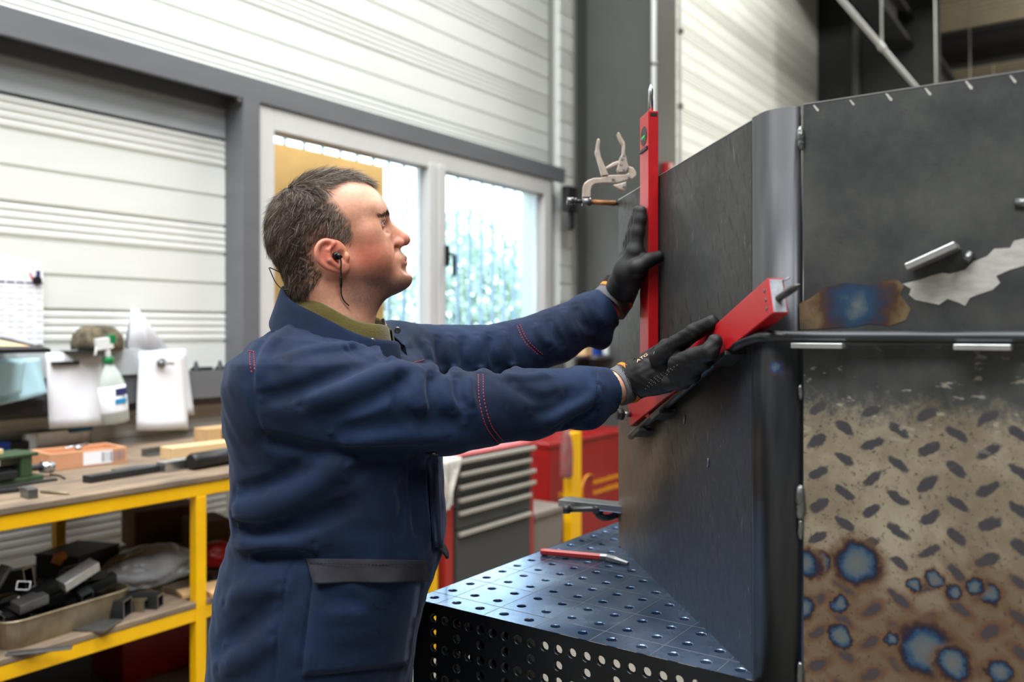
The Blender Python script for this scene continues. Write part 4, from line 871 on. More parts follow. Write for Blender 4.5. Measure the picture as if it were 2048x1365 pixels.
MB().cbox((.015, -.0415, .135), (.05, .003, .03)).build('print', 'ink_navy', lb); MB().cbox((.01, -.0415, .095), (.05, .003, .022)).build('print', 'cyan_print', lb)
# camouflage cap and rolled paper on the rail
m = mat('camo', (120, 108, 84), .9, var=.6, scale=28, var2=(40, 38, 34))
cc = at_y(200, 702, 3.64)
cap = thing('camouflage_cap', 'camouflage cap lying on the wall rail', 'cap', (cc.x, 3.66, 1.40))
bm = MB(); prof = [(.105, 0), (.108, .03), (.10, .065), (.075, .095), (.04, .108), (.002, .11)]
bm.lathe(prof, 20).build('crown', 'camo', cap); MB().add([(.08*math.cos(a), .08*math.sin(a), .002) for a in np.linspace(2.2, 4.3, 9)] + [(.19*math.cos(a) + .01, .15*math.sin(a), .004 - .012*abs(math.cos(a*1.5))) for a in np.linspace(2.3, 4.2, 9)], [(i, i + 1, 10 + i, 9 + i) for i in range(8)]).build('brim', 'black_plastic', cap)
rc = at_y(285, 706, 3.70); pb = MB(); n = 28; vv = []
for i in range(n):
    th_ = -2.6 + 4.6 * i / (n - 1)
    vv += [(rc.x + (.115 + .01*i/n) * math.cos(th_) , 3.70 + .07 * math.sin(th_), 1.402), (rc.x - .03 + (.02 + .004*i/n) * math.cos(th_), 3.71 + .02 * math.sin(th_), 1.405 + .185 - .02*abs(math.cos(th_)))]
pb.add(vv, [(2*i, 2*i + 2, 2*i + 3, 2*i + 1) for i in range(n - 1)], True); o = pb.build('rolled_paper', 'paper_grey'); sd = o.modifiers.new('solid', 'SOLIDIFY'); sd.thickness = .002
tag(o, 'white paper rolled into a cone standing on the wall rail', 'paper')
for u, v, lab in ((392, 738, 'small dark clip lying on the grey rail'), (440, 735, 'dark oily part on the grey rail near the window post')):
    p = at_y(u, v, 3.70); t = MB().lathe([(.03, 0), (.028, .008), (.012, .02), (.006, .045)], 12, T(p.x, 3.70, 1.29)).cbox((p.x + .05, 3.70, 1.298), (.07, .03, .016)).build('rail_oddment', 'steel_black'); tag(t, lab, 'part')

# ================================================================== tool chest, rag, red cabinet
CY = 2.60; cx0, cx1 = at_y(893, 1000, CY).x, at_y(1068, 1000, CY).x; ctz = at_y(1066, 884, CY).z
chest = thing('tool_chest', 'red tool chest with grey drawers and pale handles behind the welding table', 'tool chest', (cx0, CY, 0))
W_ = cx1 - cx0
MB().box((0, 0, .06), (.055, .03, ctz)).box((W_ - .045, 0, .06), (W_, .03, ctz)).box((0, .03, .06), (W_, .58, ctz)).box((.055, 0, ctz - .035), (W_ - .045, .03, ctz)).build('body', 'red_frame', chest, bevel=.006)
zsx = [ctz - .038]; hz_ = [at_y(1062, v, CY).z for v in (899, 922, 945, 968, 991, 1028)]
for i, z in enumerate(hz_):
    top_ = z + .028; bot = (hz_[i + 1] + .034) if i < 5 else (z - .01)
    d_ = MB().box((.062, -.012, bot), (W_ - .052, .03, top_)).build('drawer', 'drawer_grey', chest, bevel=.003)
    MB().box((.07, -.032, z - .001), (W_ - .02 if i in (0, 2, 3) else W_ - .06, -.010, z + .019)).build('handle', 'handle_grey', d_, bevel=.004)
dr = MB().box((.062, -.012, .09), (W_ - .052, .03, hz_[5] - .012)).build('door', 'drawer_grey', chest, bevel=.003)
for x in (.08, W_ - .08):
    for y in (.1, .5): MB().tube([(x - .015, y, .035), (x + .015, y, .035)], .035, 12).box((x - .02, y - .02, .03), (x + .02, y + .02, .065)).build('castor', 'black_plastic', chest)
# rag over the chest corner
r0 = at_y(876, 900, CY - .03); vv = []; n = 14
for i in range(n + 1):
    for j in range(n + 1):
        s, t_ = i / n, j / n
        wdt = .145 * (1 - .72 * max(0, t_ - .25) / .75)
        x = r0.x + .01 + (s - .0) * wdt + .025 * t_; y = CY - .044 - (.016 * math.sin(s * 9 + t_ * 3) + .008 * math.sin(s * 21 + t_ * 13)) * (.3 + t_); z = ctz + .01 - t_ * (.255 - .10 * s * s)
        if t_ == 0: y += .1
        vv.append((x, y, z))
o = MB().add(vv, [(i*(n+1)+j, i*(n+1)+j+1, (i+1)*(n+1)+j+1, (i+1)*(n+1)+j) for i in range(n) for j in range(n)], True).build('rag', 'rag_white'); sd = o.modifiers.new('solid', 'SOLIDIFY'); sd.thickness = .006
tag(o, 'stained white rag hanging over the corner of the tool chest', 'rag')
# grey bin, red cabinet, yellow post
p0, p1 = at_y(1070, 1000, 2.75), at_y(1128, 1000, 2.75)
t = thing('grey_bin', 'grey plastic bin between the tool chest and the red cabinet', 'bin', (p0.x, 2.75, 0)); zt = at_y(1100, 1022, 2.75).z
MB().add([(0.02, 0.02, 0), (p1.x - p0.x - .02, .02, 0), (p1.x - p0.x - .02, .33, 0), (.02, .33, 0), (0, 0, zt), (p1.x - p0.x, 0, zt), (p1.x - p0.x, .35, zt), (0, .35, zt)], [(3, 2, 1, 0), (4, 5, 6, 7), (0, 1, 5, 4), (1, 2, 6, 5), (2, 3, 7, 6), (3, 0, 4, 7)]).build('body', 'bin_grey', t, bevel=.008)
MB().box((-.012, -.012, zt - .02), (p1.x - p0.x + .012, .362, zt + .012)).build('rim', 'bin_grey', t, bevel=.004)
p0, p1 = at_y(1098, 900, 3.02), at_y(1262, 900, 3.02); zt = at_y(1180, 872, 3.02).z; W2 = p1.x - p0.x
t = thing('red_cabinet', 'bright red machine cabinet with yellow lettering behind the welding table', 'cabinet', (p0.x, 3.02, 0))
MB().box((0, 0, .05), (W2, .55, zt - .01)).build('body', 'red_paint', t, bevel=.01); MB().box((-.01, -.01, zt - .03), (W2 + .01, .56, zt)).build('top', 'red_paint', t, bevel=.006)
MB().box((.02, .02, 0), (W2 - .02, .5, .05)).build('plinth', 'black_plastic', t)
zc = at_y(1200, 966, 3.02).z; r2 = random.Random(3)
def letter_row(x, x1_, zz):
    txt = MB(); x0_ = x
    while x < x1_:
        w_ = r2.uniform(.018, .034); txt.box((x, -.0025, zz), (x + w_ * .8, -.0005, zz + r2.uniform(.022, .036))); x += w_
    txt.box((x0_, -.0022, zz + .002), (x1_, -.0005, zz + .008)); txt.build('lettering', 'yellow_print', t)['kind'] = 'stuff'
letter_row(W2 * .50, W2 * .90, zc); letter_row(W2 * .50, W2 * .90, zc - .072); letter_row(W2 * .10, W2 * .30, zc - .02)
MB().tube([(W2*.44 + .10 * math.cos(math.radians(60 + 12 * k)), -.002, zc - .02 + .10 * math.sin(math.radians(60 + 12 * k))) for k in range(19)], .016, 6, squash=.2).build('emblem', 'yellow_print', t)
yp = at_y(1143, 900, 2.80); yq = at_y(1163, 900, 2.80); zt2 = at_y(1150, 866, 2.8).z
t = thing('yellow_post', 'yellow square steel post in front of the red cabinet', 'post', (yp.x, 2.80, 0)); MB().box((0, 0, .01), (yq.x - yp.x, .06, zt2)).build('tube', 'yellow_paint', t, bevel=.004); MB().box((-.04, -.04, 0), (yq.x - yp.x + .04, .1, .012)).build('foot_plate', 'yellow_paint', t)
t = thing('hanging_gloves', 'grey and red cloth hanging from the yellow post', 'cloth', (yp.x, 2.80, zt2)); o = blob('cloth', (-.09, -.02, -.16), (.055, .03, .20), 'rag_white', 21, amp=.2); o.parent = t; o.data.materials[0] = mat('cloth_dull', (120, 96, 92), .9, var=.5, scale=20, var2=(150, 60, 60))
# oddments on the window sill right of the arm
for u, v, w_, h_, mt, lab in ((1172, 735, .10, .13, 'pine_wood', 'small wooden box on the window ledge between the arms'), (1196, 735, .08, .07, 'blue_plastic', 'dark blue box on the window ledge'), (1215, 735, .09, .19, 'white_plastic', 'white carton on the ledge beside the steel sheet'), (1234, 735, .08, .26, 'cyan_print', 'pale blue canister at the right end of the ledge')):
    p = at_y(u, v, 3.45); q = MB().box((p.x, 3.45, 1.29), (p.x + w_, 3.57, 1.29 + h_)).box((p.x - .004, 3.446, 1.29 + h_*.8), (p.x + w_ + .004, 3.574, 1.29 + h_*.84)).build('ledge_box', mt, bevel=.006); tag(q, lab, 'box')
struct(MB().box((at_y(1150, 700, 3.6).x, 3.40, 1.265), (at_y(1290, 700, 3.4).x, 3.655, 1.29)).build('trim_ledge', 'girt_grey'))
# ================================================================== implicit-surface modelling helpers
def nrm(v): v = np.asarray(v, float); return v / np.linalg.norm(v)
def smin(a, b, k):
    h = np.clip(0.5 + 0.5 * (b - a) / k, 0, 1); return b + (a - b) * h - k * h * (1 - h)
def smax(a, b, k): return -smin(-a, -b, k)
def s_cone(p, a, b, r1, r2):
    a = np.asarray(a, np.float32); b = np.asarray(b, np.float32); ba = b - a
    t = np.clip(((p - a) @ ba) / (ba @ ba), 0, 1).astype(np.float32)
    d = p - a - t[:, None] * ba
    return np.sqrt((d * d).sum(1)) - (r1 + (r2 - r1) * t)
def s_ell(p, c, rad, R=None):
    q = p - np.asarray(c, np.float32)
    if R is not None: q = q @ np.asarray(R, np.float32).T
    rad = np.asarray(rad, np.float32); q1 = q / rad; k0 = np.sqrt((q1 * q1).sum(1)) + 1e-9; q2 = q1 / rad
    return k0 * (k0 - 1) / (np.sqrt((q2 * q2).sum(1)) + 1e-9)
def s_sph(p, c, r): d = p - np.asarray(c, np.float32); return np.sqrt((d * d).sum(1)) - r
def s_chain(p, pts, rs, k=0.01):
    out = None
    for i in range(len(pts) - 1):
        d = s_cone(p, pts[i], pts[i + 1], rs[i], rs[i + 1]); out = d if out is None else smin(out, d, k)
    return out
def poly_dist(p, pts):
    best = None
    for i in range(len(pts) - 1):
        a, b = pts[i], pts[i + 1]; ba = b - a; t = np.clip(((p - a) @ ba) / (ba @ ba + 1e-12), 0, 1); d = p - a - t[:, None] * ba; d = (d * d).sum(1)
        best = d if best is None else np.minimum(best, d)
    return best
def surface_nets(f, lo, hi, h, B=8, slack=1.5):
    """mesh the zero set of f inside a box, evaluating only the blocks that the surface can cross"""
    lo = np.asarray(lo, float); nb = np.ceil((np.asarray(hi, float) - lo) / (h * B)).astype(int)
    gx, gy, gz = np.meshgrid(*[np.arange(n) for n in nb], indexing='ij'); blk = np.stack([gx, gy, gz], -1).reshape(-1, 3)
    cen = lo + (blk + 0.5) * B * h; val = np.concatenate([f(c.astype(np.float32)) for c in np.array_split(cen, max(1, len(cen) // 400000))])
    blk = blk[np.abs(val) < h * B * 0.87 * slack]
    loc = np.stack(np.meshgrid(*[np.arange(B + 1)] * 3, indexing='ij'), -1).reshape(-1, 3)
    dims = nb * B + 2; S = np.array([dims[1] * dims[2], dims[2], 1], np.int64)
    keys, pos, edges = [], [], []
    corner = [(i, j, k) for i in (0, 1) for j in (0, 1) for k in (0, 1)]
    cedges = [(a, b) for a in range(8) for b in range(a + 1, 8) if sum(abs(corner[a][q] - corner[b][q]) for q in range(3)) == 1]
    for ch in np.array_split(blk, max(1, len(blk) // 900)):
        if len(ch) == 0: continue
        g = ch[:, None, :] * B + loc[None]; v = f((lo + g.reshape(-1, 3) * h).astype(np.float32)).reshape(len(ch), B + 1, B + 1, B + 1)
        cv = np.stack([v[:, i:i + B, j:j + B, k:k + B] for i, j, k in corner], -1); ins = cv < 0
        act = ins.any(-1) & ~ins.all(-1); ib = np.argwhere(act)
        if len(ib):
            c = cv[act]; ps = np.zeros((len(c), 3)); cnt = np.zeros(len(c))
            for a, b in cedges:
                m = (c[:, a] < 0) != (c[:, b] < 0); t = np.where(m, c[:, a] / np.where(m, c[:, a] - c[:, b], 1), 0)
                q = np.array(corner[a]) + t[:, None] * (np.array(corner[b]) - np.array(corner[a])); ps += q * m[:, None]; cnt += m
            cell = ch[ib[:, 0]] * B + ib[:, 1:]; keys.append(cell @ S); pos.append(lo + (cell + ps / cnt[:, None]) * h)
        for ax in range(3):
            sl0 = [slice(0, B)] * 3; sl1 = list(sl0); sl1[ax] = slice(1, B + 1)
            a = v[(slice(None), *sl0)] < 0; b = v[(slice(None), *sl1)] < 0; ie = np.argwhere(a != b)
            if len(ie):
                node = ch[ie[:, 0]] * B + ie[:, 1:]; sg = a[tuple(ie.T)]; edges.append((ax, node, sg))
    keys = np.concatenate(keys); pos = np.concatenate(pos); o = np.argsort(keys); keys = keys[o]; pos = pos[o]
    quads = []
    for ax, node, sg in edges:
        u_, w_ = [(1, 2), (2, 0), (0, 1)][ax]; du = np.zeros(3, int); du[u_] = 1; dw = np.zeros(3, int); dw[w_] = 1
        cs = [(node - du - dw) @ S, (node - dw) @ S, node @ S, (node - du) @ S]; idx = [np.clip(np.searchsorted(keys, c), 0, len(keys) - 1) for c in cs]
        ok = np.all([keys[i] == c for i, c in zip(idx, cs)], 0); q = np.stack(idx, 1)[ok]; s = sg[ok]
        q[~s] = q[~s][:, ::-1]; quads.append(q)
    return pos, np.concatenate(quads)
def np_mesh(name, V, F, matname, parent=None, col=None, smooth=True):
    me = bpy.data.meshes.new(name); n = len(V); m = len(F); k = F.shape[1]
    me.vertices.add(n); me.vertices.foreach_set('co', np.ascontiguousarray(V, np.float32).ravel())
    me.loops.add(m * k); me.loops.foreach_set('vertex_index', np.ascontiguousarray(F, np.int32).ravel())
    me.polygons.add(m); me.polygons.foreach_set('loop_start', np.arange(0, m * k, k, dtype=np.int32)); me.polygons.foreach_set('loop_total', np.full(m, k, np.int32))
    me.polygons.foreach_set('use_smooth', np.full(m, smooth)); me.update(calc_edges=True)
    if col is not None:
        at = me.color_attributes.new('tone', 'FLOAT_COLOR', 'POINT'); c4 = np.ones((n, 4), np.float32); c4[:, :3] = col; at.data.foreach_set('color', c4.ravel())
    o = bpy.data.objects.new(name, me); COL.objects.link(o); me.materials.append(MAT[matname])
    if parent is not None: keep(o, parent)
    return o
def cw(V):                         # camera-aligned frame -> world, arrays
    V = np.asarray(V, float); return np.stack([V[:, 1] * CT + V[:, 0] * ST, V[:, 1] * ST - V[:, 0] * CT, V[:, 2]], 1)
def cp(u, v, d): return np.array([(u - 1024.0) / FPX * d, d, CAMZ - (v - HORIZON) / FPX * d])
def slin(c): return np.array(lin(c))
def tone_mat(name, rough, spec=0.4, sss=0.0, bump=0.0, bscale=400, sheen=0.0, noise=0.0, nscale=60, metal=0.0):
    m = mat(name, (128, 128, 128), rough, metal, spec=spec, sheen=sheen); g = NT(m); a = g.N.new('ShaderNodeAttribute'); a.attribute_name = 'tone'; co = g.coord(); c = a.outputs['Color']
    if noise: c = g.mix(1.0, c, g.ramp(g.noise(co, nscale, 5, .6), [(.3, (1 - noise,) * 3), (.7, (1 + noise,) * 3)]), 'MULTIPLY')
    g.set('Base Color', c)
    if sss: m.node_tree.nodes['Principled BSDF'].inputs['Subsurface Weight'].default_value = sss; m.node_tree.nodes['Principled BSDF'].inputs['Subsurface Scale'].default_value = .006; m.node_tree.nodes['Principled BSDF'].inputs['Subsurface Radius'].default_value = (1, .35, .2)
    if bump: g.bump(g.noise(co, bscale, 3, .6), bump, .001)
    return m
tone_mat('skin', .48, .4, .10, .25, 520, noise=.10, nscale=140)
tone_mat('hair_strands', .5, .35)
# ================================================================== the man
D0 = 1.45
hO = cp(672, 470, D0); rd = nrm([hO[0], hO[1], 0]); YAWH = math.radians(4)
hF = np.array([rd[1], -rd[0], 0]); hF = hF * math.cos(YAWH) + rd * math.sin(YAWH)      # facing, a touch away from the lens
hL = -np.array([-hF[1], hF[0], 0]); hU = np.array([0, 0, 1.0])                           # hL points to the man's right, towards the lens
HB = np.stack([hF, hL, hU])
def fx_(u): return (u - 672) * .828e-3
def uy_(v): return (470 - v) * .845e-3
def head_local(P): return (P - hO) @ HB.T
def head_to_cam(Q): return hO + np.asarray(Q) @ HB
al = math.radians(19); PR = np.array([[math.cos(al), 0, math.sin(al)], [0, 1, 0], [-math.sin(al), 0, math.cos(al)]])
mm = 1e-3
def H3(f, l, u): return np.array([f, l, u]) * mm
EAR = [(672, 502), (669, 490), (661, 481), (650, 478), (639, 483), (632, 496), (632, 509), (637, 522), (647, 533), (660, 540), (674, 543), (686, 545)]
def ear_l(u, v):                   # lateral position of the ear plane: the rear edge stands off the head
    return 73.5 + np.clip((694 - u) / 62.0, 0, 1) * 12 + 1.5 * (505 - v) / 30
def hp(u, v, l):                   # a pixel met on the sagittal plane at lateral offset l (mm) -> head frame
    r = np.array([(u - 1024) / FPX, 1.0, -(v - HORIZON) / FPX]); o = np.array([0, 0, CAMZ]); c = hO + hL * l * mm
    return head_local((o + r * (((c - o) @ hL) / (r @ hL)))[None])[0]
EAR = [((u - 662) * .93 + 662, (v - 511) * .90 + 512) for u, v in EAR]
ear_pts = [np.array(q) for q in smooth_path([tuple(hp(u, v, ear_l(u, v))) for u, v in EAR], 3)]
ear_r = list(np.interp(np.linspace(0, 1, len(ear_pts)), np.linspace(0, 1, 12), [.0030, .0036, .0040, .0040, .0040, .0040, .0040, .0038, .0036, .0036, .0042, .005]))
def head_sdf(q):
    q = q.copy(); sgn = q[:, 1]; q[:, 1] = np.abs(q[:, 1])
    d = s_ell(q, H3(-13, 0, 18), H3(98, 74, 79), PR)
    d = smin(d, s_ell(q, H3(30, 0, 26), H3(55, 62, 62), PR), .02)
    d = smin(d, s_ell(q, H3(44, 0, -22), H3(47, 55, 72), PR), .025)           # facial mass
    d = smin(d, s_cone(q, H3(6, 52, -58), H3(92, 18, -72), .019, .016), .024)  # jaw
    d = smin(d, s_cone(q, H3(94, 0, -72), H3(101, 9, -71), .021, .018), .02)
    d = smin(d, s_sph(q, H3(111.5, 0, -72), .0180), .014)                        # chin
    d = smin(d, s_cone(q, H3(84, 0, -78), H3(40, 0, -98), .022, .042), .02)    # under the chin
    d = smin(d, s_cone(q, H3(2, 0, -50), H3(0, 0, -210), .060, .066), .022)    # neck
    d = smin(d, s_cone(q, H3(-47, 14, -22), H3(-36, 16, -78), .048, .042), .03)    # back of the head down to the nape
    d = smin(d, s_sph(q, H3(47, 46, -6), .021), .02)                           # cheek bone
    d = smin(d, s_sph(q, H3(58, 36, -42), .030), .022)                         # cheek
    d = smin(d, s_cone(q, H3(67, 6, 38), H3(47, 44, 38), .0125, .0125), .014)  # brow ridge
    d = smin(d, s_ell(q, H3(91, 0, -42), H3(25, 30, 28), PR), .014)            # muzzle
    d = smax(d, -s_ell(q, H3(92, 36, 18), H3(23, 19, 11), PR), .012)           # eye socket
    d = smin(d, s_cone(q, H3(70, 0, 30), H3(110, 0, -1), .0095, .0105), .009)  # nose ridge
    d = smin(d, s_sph(q, H3(116.0, 0, -5.0), .0105), .006)
    d = smin(d, s_cone(q, H3(84, 0, 8), H3(100, 8, -12), .012, .010), .010)
    d = smin(d, s_ell(q, H3(103, 12, -12.5), H3(10.5, 7, 8)), .004)             # nostril wing
    d = smax(d, -s_ell(q, H3(111, 6.0, -18.5), H3(7, 3.4, 5), PR), .003)
    # eyelids
    e = s_sph(q, H3(66, 31, 19), .0137); e = smax(e, -s_ell(q, H3(79, 34, 19.5), H3(14, 17, 4.3), PR), .0015); d = smin(d, e, .004)
    lidf = s_cone(q, H3(78.5, 20, 25), H3(66, 43, 23), .0022, .0022); d = smin(d, lidf, .003)
    # lips
    d = smin(d, s_cone(q, H3(116.0, 0, -36.0), H3(101, 24, -42), .0042, .0025), .006)
    d = smin(d, s_cone(q, H3(116.0, 0, -46.5), H3(101, 22, -46.5), .0048, .0025), .006)
    d = smax(d, -s_cone(q, H3(124, 0, -41.0), H3(100, 27, -47), .0011, .0009), .0014)
    d = smax(d, -s_cone(q, H3(128.5, 0, -58.5), H3(114, 22, -57), .0060, .004), .010)   # hollow under the lip
    d = smax(d, -s_cone(q, H3(100, 16, -20), H3(88, 33, -44), .0022, .0020), .007)
    d = smax(d, -s_cone(q, H3(84, 24, 4), H3(70, 45, 5), .0010, .0010), .006)   # smile fold
    # ear
    c = H3(-8, 78, -41); R = np.array([nrm([1, -.22, .25]), nrm([.22, 1, 0]), nrm([-.25, 0, 1])])
    pl = s_ell(q, c, H3(22.5, 4.5, 25), R); pl = smax(pl, -s_ell(q, H3(4, 84, -44), H3(11, 9, 13)), .003); pl = smax(pl, -s_ell(q, H3(-12, 85.5, -30), H3(13, 5, 17), R), .003)
    hx = s_chain(q, ear_pts, ear_r, .0015)
    lobe = s_ell(q, H3(8, 75, -61), H3(8, 4.5, 8.5))
    anti = s_chain(q, [H3(-2, 80.5, -60), H3(-16, 84, -50), H3(-18, 84, -34), H3(-8, 82, -22)], [.0032, .0034, .0032, .002], .003)
    trag = s_ell(q, H3(12, 76.5, -44), H3(4.5, 4, 7))
    er = smin(smin(smin(smin(pl, hx, .004), lobe, .007), anti, .004), trag, .004)
    d = smin(d, er, .005)
    return d
# skin from the head to the shoulders under the clothes, then simple arms inside the sleeves
V, F = surface_nets(lambda p: head_sdf(p), H3(-135, -100, -205), H3(140, 104, 125), .0015)
def gauss(q, c, s): d = (q - c) / np.asarray(s) ; return np.exp(-(d * d).sum(1))
ql = V.copy(); ql[:, 1] = np.abs(ql[:, 1])
def blend(c, w, t): return c * (1 - w[:, None]) + slin(t)[None] * w[:, None]
rn = np.random.default_rng(2)
C = np.tile(slin((210, 152, 124)), (len(V), 1))
C = blend(C, .55 * np.clip((ql[:, 2] - .02) / .06, 0, 1) * np.clip((ql[:, 0]) / .05, 0, 1), (224, 180, 152))
C = blend(C, .85 * gauss(ql, H3(48, 50, -42), H3(40, 50, 34)), (184, 90, 68))
C = blend(C, .5 * gauss(ql, H3(20, 55, -75), H3(40, 40, 30)), (182, 104, 84))
C = blend(C, .6 * gauss(ql, H3(74, 34, -2), H3(14, 20, 8)), (228, 178, 140))
C = blend(C, .7 * gauss(ql, H3(106, 0, -8), H3(20, 20, 16)), (196, 108, 92))
C = blend(C, .85 * gauss(ql, H3(-10, 84, -38), H3(38, 12, 40)), (212, 112, 94))
C = blend(C, .7 * gauss(ql, H3(14, 84, -28), H3(10, 14, 20)), (212, 158, 110))
C = blend(C, .6 * gauss(ql, H3(64, 58, 50), H3(5, 9, 5)), (176, 90, 84))
jaw = np.clip((-.052 + .12 * (ql[:, 0] - .03) * 0 - ql[:, 2]) / .03, 0, 1) * np.clip((ql[:, 0] + .005) / .03, 0, 1) * np.clip((ql[:, 2] + .135) / .02, 0, 1)
mus = gauss(ql, H3(108, 8, -28), H3(14, 20, 9)) + gauss(ql, H3(110, 6, -62), H3(16, 24, 12)) * .7
st = np.clip(np.maximum(jaw * .7, mus * .75), 0, .8) * (.7 + .6 * rn.random(len(V)))
C = blend(C, np.clip(st, 0, .85), (128, 100, 88))
C = blend(C, .5 * np.clip((-.125 - ql[:, 2]) / .02, 0, 1), (214, 160, 138))
C = blend(C, .75 * np.clip(gauss(ql, H3(114, 0, -41), H3(9, 20, 7)), 0, 1) * (np.abs(ql[:, 2] + .041) < .009), (176, 98, 88))
# hair region in the side view
HP = [(743, 372), (728, 366), (700, 362), (676, 366), (662, 376), (668, 396), (682, 412), (693, 428), (704, 442), (700, 456), (709, 468), (706, 482), (697, 492), (688, 484), (676, 476), (664, 472), (648, 470), (636, 476), (627, 490), (628, 512), (640, 530), (650, 545), (640, 560), (625, 580), (600, 600), (520, 600), (480, 450), (540, 300), (760, 300), (772, 345)]
HPl = np.array([(fx_(u), uy_(v)) for u, v in HP])
def in_poly(x, y, P):
    c = np.zeros(len(x), bool); n = len(P)
    for i in range(n):
        x0, y0 = P[i]; x1, y1 = P[(i + 1) % n]
        m = ((y0 > y) != (y1 > y)) & (x < (x1 - x0) * (y - y0) / (y1 - y0 + 1e-12) + x0); c ^= m
    return c
HPp = np.array(HP, float)
def to_px(P): return np.stack([1024 + FPX * P[:, 0] / P[:, 1], HORIZON - FPX * (P[:, 2] - CAMZ) / P[:, 1]], 1)
def hair_mask(q):
    a = np.abs(q[:, 1]); uv = to_px(head_to_cam(np.stack([q[:, 0], a, q[:, 2]], 1)))
    base = in_poly(uv[:, 0], uv[:, 1], HPp); x = q[:, 0]
    lim = .046 - .062 * np.clip((a - .026) / .028, 0, 1)          # the hairline recedes at the temples
    top = (q[:, 2] > .05) & (x > lim)
    centre = (a < .055) & (q[:, 2] > .070) & (x < lim)
    return (base & ~top) | centre
mk = hair_mask(V) & ~((np.abs(V[:, 1]) > .077) & (V[:, 0] > -.04) & (V[:, 2] < .0))

feet = cp(632, 1365, 1.47); feet[2] = 0
person_loc = cw(feet[None])[0]
HEADV, HEADF, HEADC = V.copy(), F.copy(), C.copy()
WV = cw(head_to_cam(V)) - person_loc
person = np_mesh('person', WV, F, 'skin', None, C); person.location = person_loc
tag(person, 'man in navy work overalls and black gloves reaching up to the steel enclosure', 'person')
# eyes
m = mat('eye', (236, 232, 226), .12, spec=.6); g = NT(m); co = g.coord()
d_ = g.dist(co, (0, 0, 0)); x_, y_, z_ = g.sep(co)
ang = g.math('DIVIDE', x_, .0122)
g.set('Base Color', g.ramp(ang, [(0.0, (.82, .78, .74)), (.74, (.82, .78, .74)), (.77, (.05, .04, .035)), (.85, (.12, .09, .07)), (.93, (.10, .07, .06)), (.95, (.004, .004, .004))]))
for s in (1, -1):
    bm = bmesh.new(); bmesh.ops.create_uvsphere(bm, u_segments=32, v_segments=24, radius=.0121); me = bpy.data.meshes.new('eye'); bm.to_mesh(me); bm.free()
    me.polygons.foreach_set('use_smooth', [True] * len(me.polygons)); me.materials.append(MAT['eye'])
    o = bpy.data.objects.new('eye', me); COL.objects.link(o); keep(o, person)
    c = cw(head_to_cam(H3(66.3, 31 * s, 19))[None])[0]; o.location = c
    gaze = (hF * math.cos(.16) + hL * math.sin(.16)) * math.cos(.32) + np.array([0, 0, math.sin(.32)]); gw = Vector(cw(gaze[None])[0]); o.rotation_euler = gw.to_track_quat('X', 'Z').to_euler()
# ---------------- hair: a soft under-layer and individual strands
def head_normals(P, e=.0008):
    g = np.stack([head_sdf((P + np.eye(3)[i] * e).astype(np.float32)) - head_sdf((P - np.eye(3)[i] * e).astype(np.float32)) for i in range(3)], 1); return g / (np.linalg.norm(g, axis=1)[:, None] + 1e-9)
fm = mk[F].all(1); used = np.unique(F[fm]); remap = -np.ones(len(V), int); remap[used] = np.arange(len(used)); HV = V[used]; HN = head_normals(HV)
def hair_h(q):                     # thickness of the hair over the scalp
    t = np.clip((q[:, 2] - .02) / .07, 0, 1); return .0035 + .006 * t + .003 * np.clip(-q[:, 0] / .1, 0, 1) * np.clip((q[:, 2] + .08) / .06, 0, 1)
wob = .0016 * np.sin(HV[:, 0] * 420 + 3 * np.sin(HV[:, 2] * 260)) + .0012 * np.sin(HV[:, 2] * 510 + HV[:, 1] * 330)
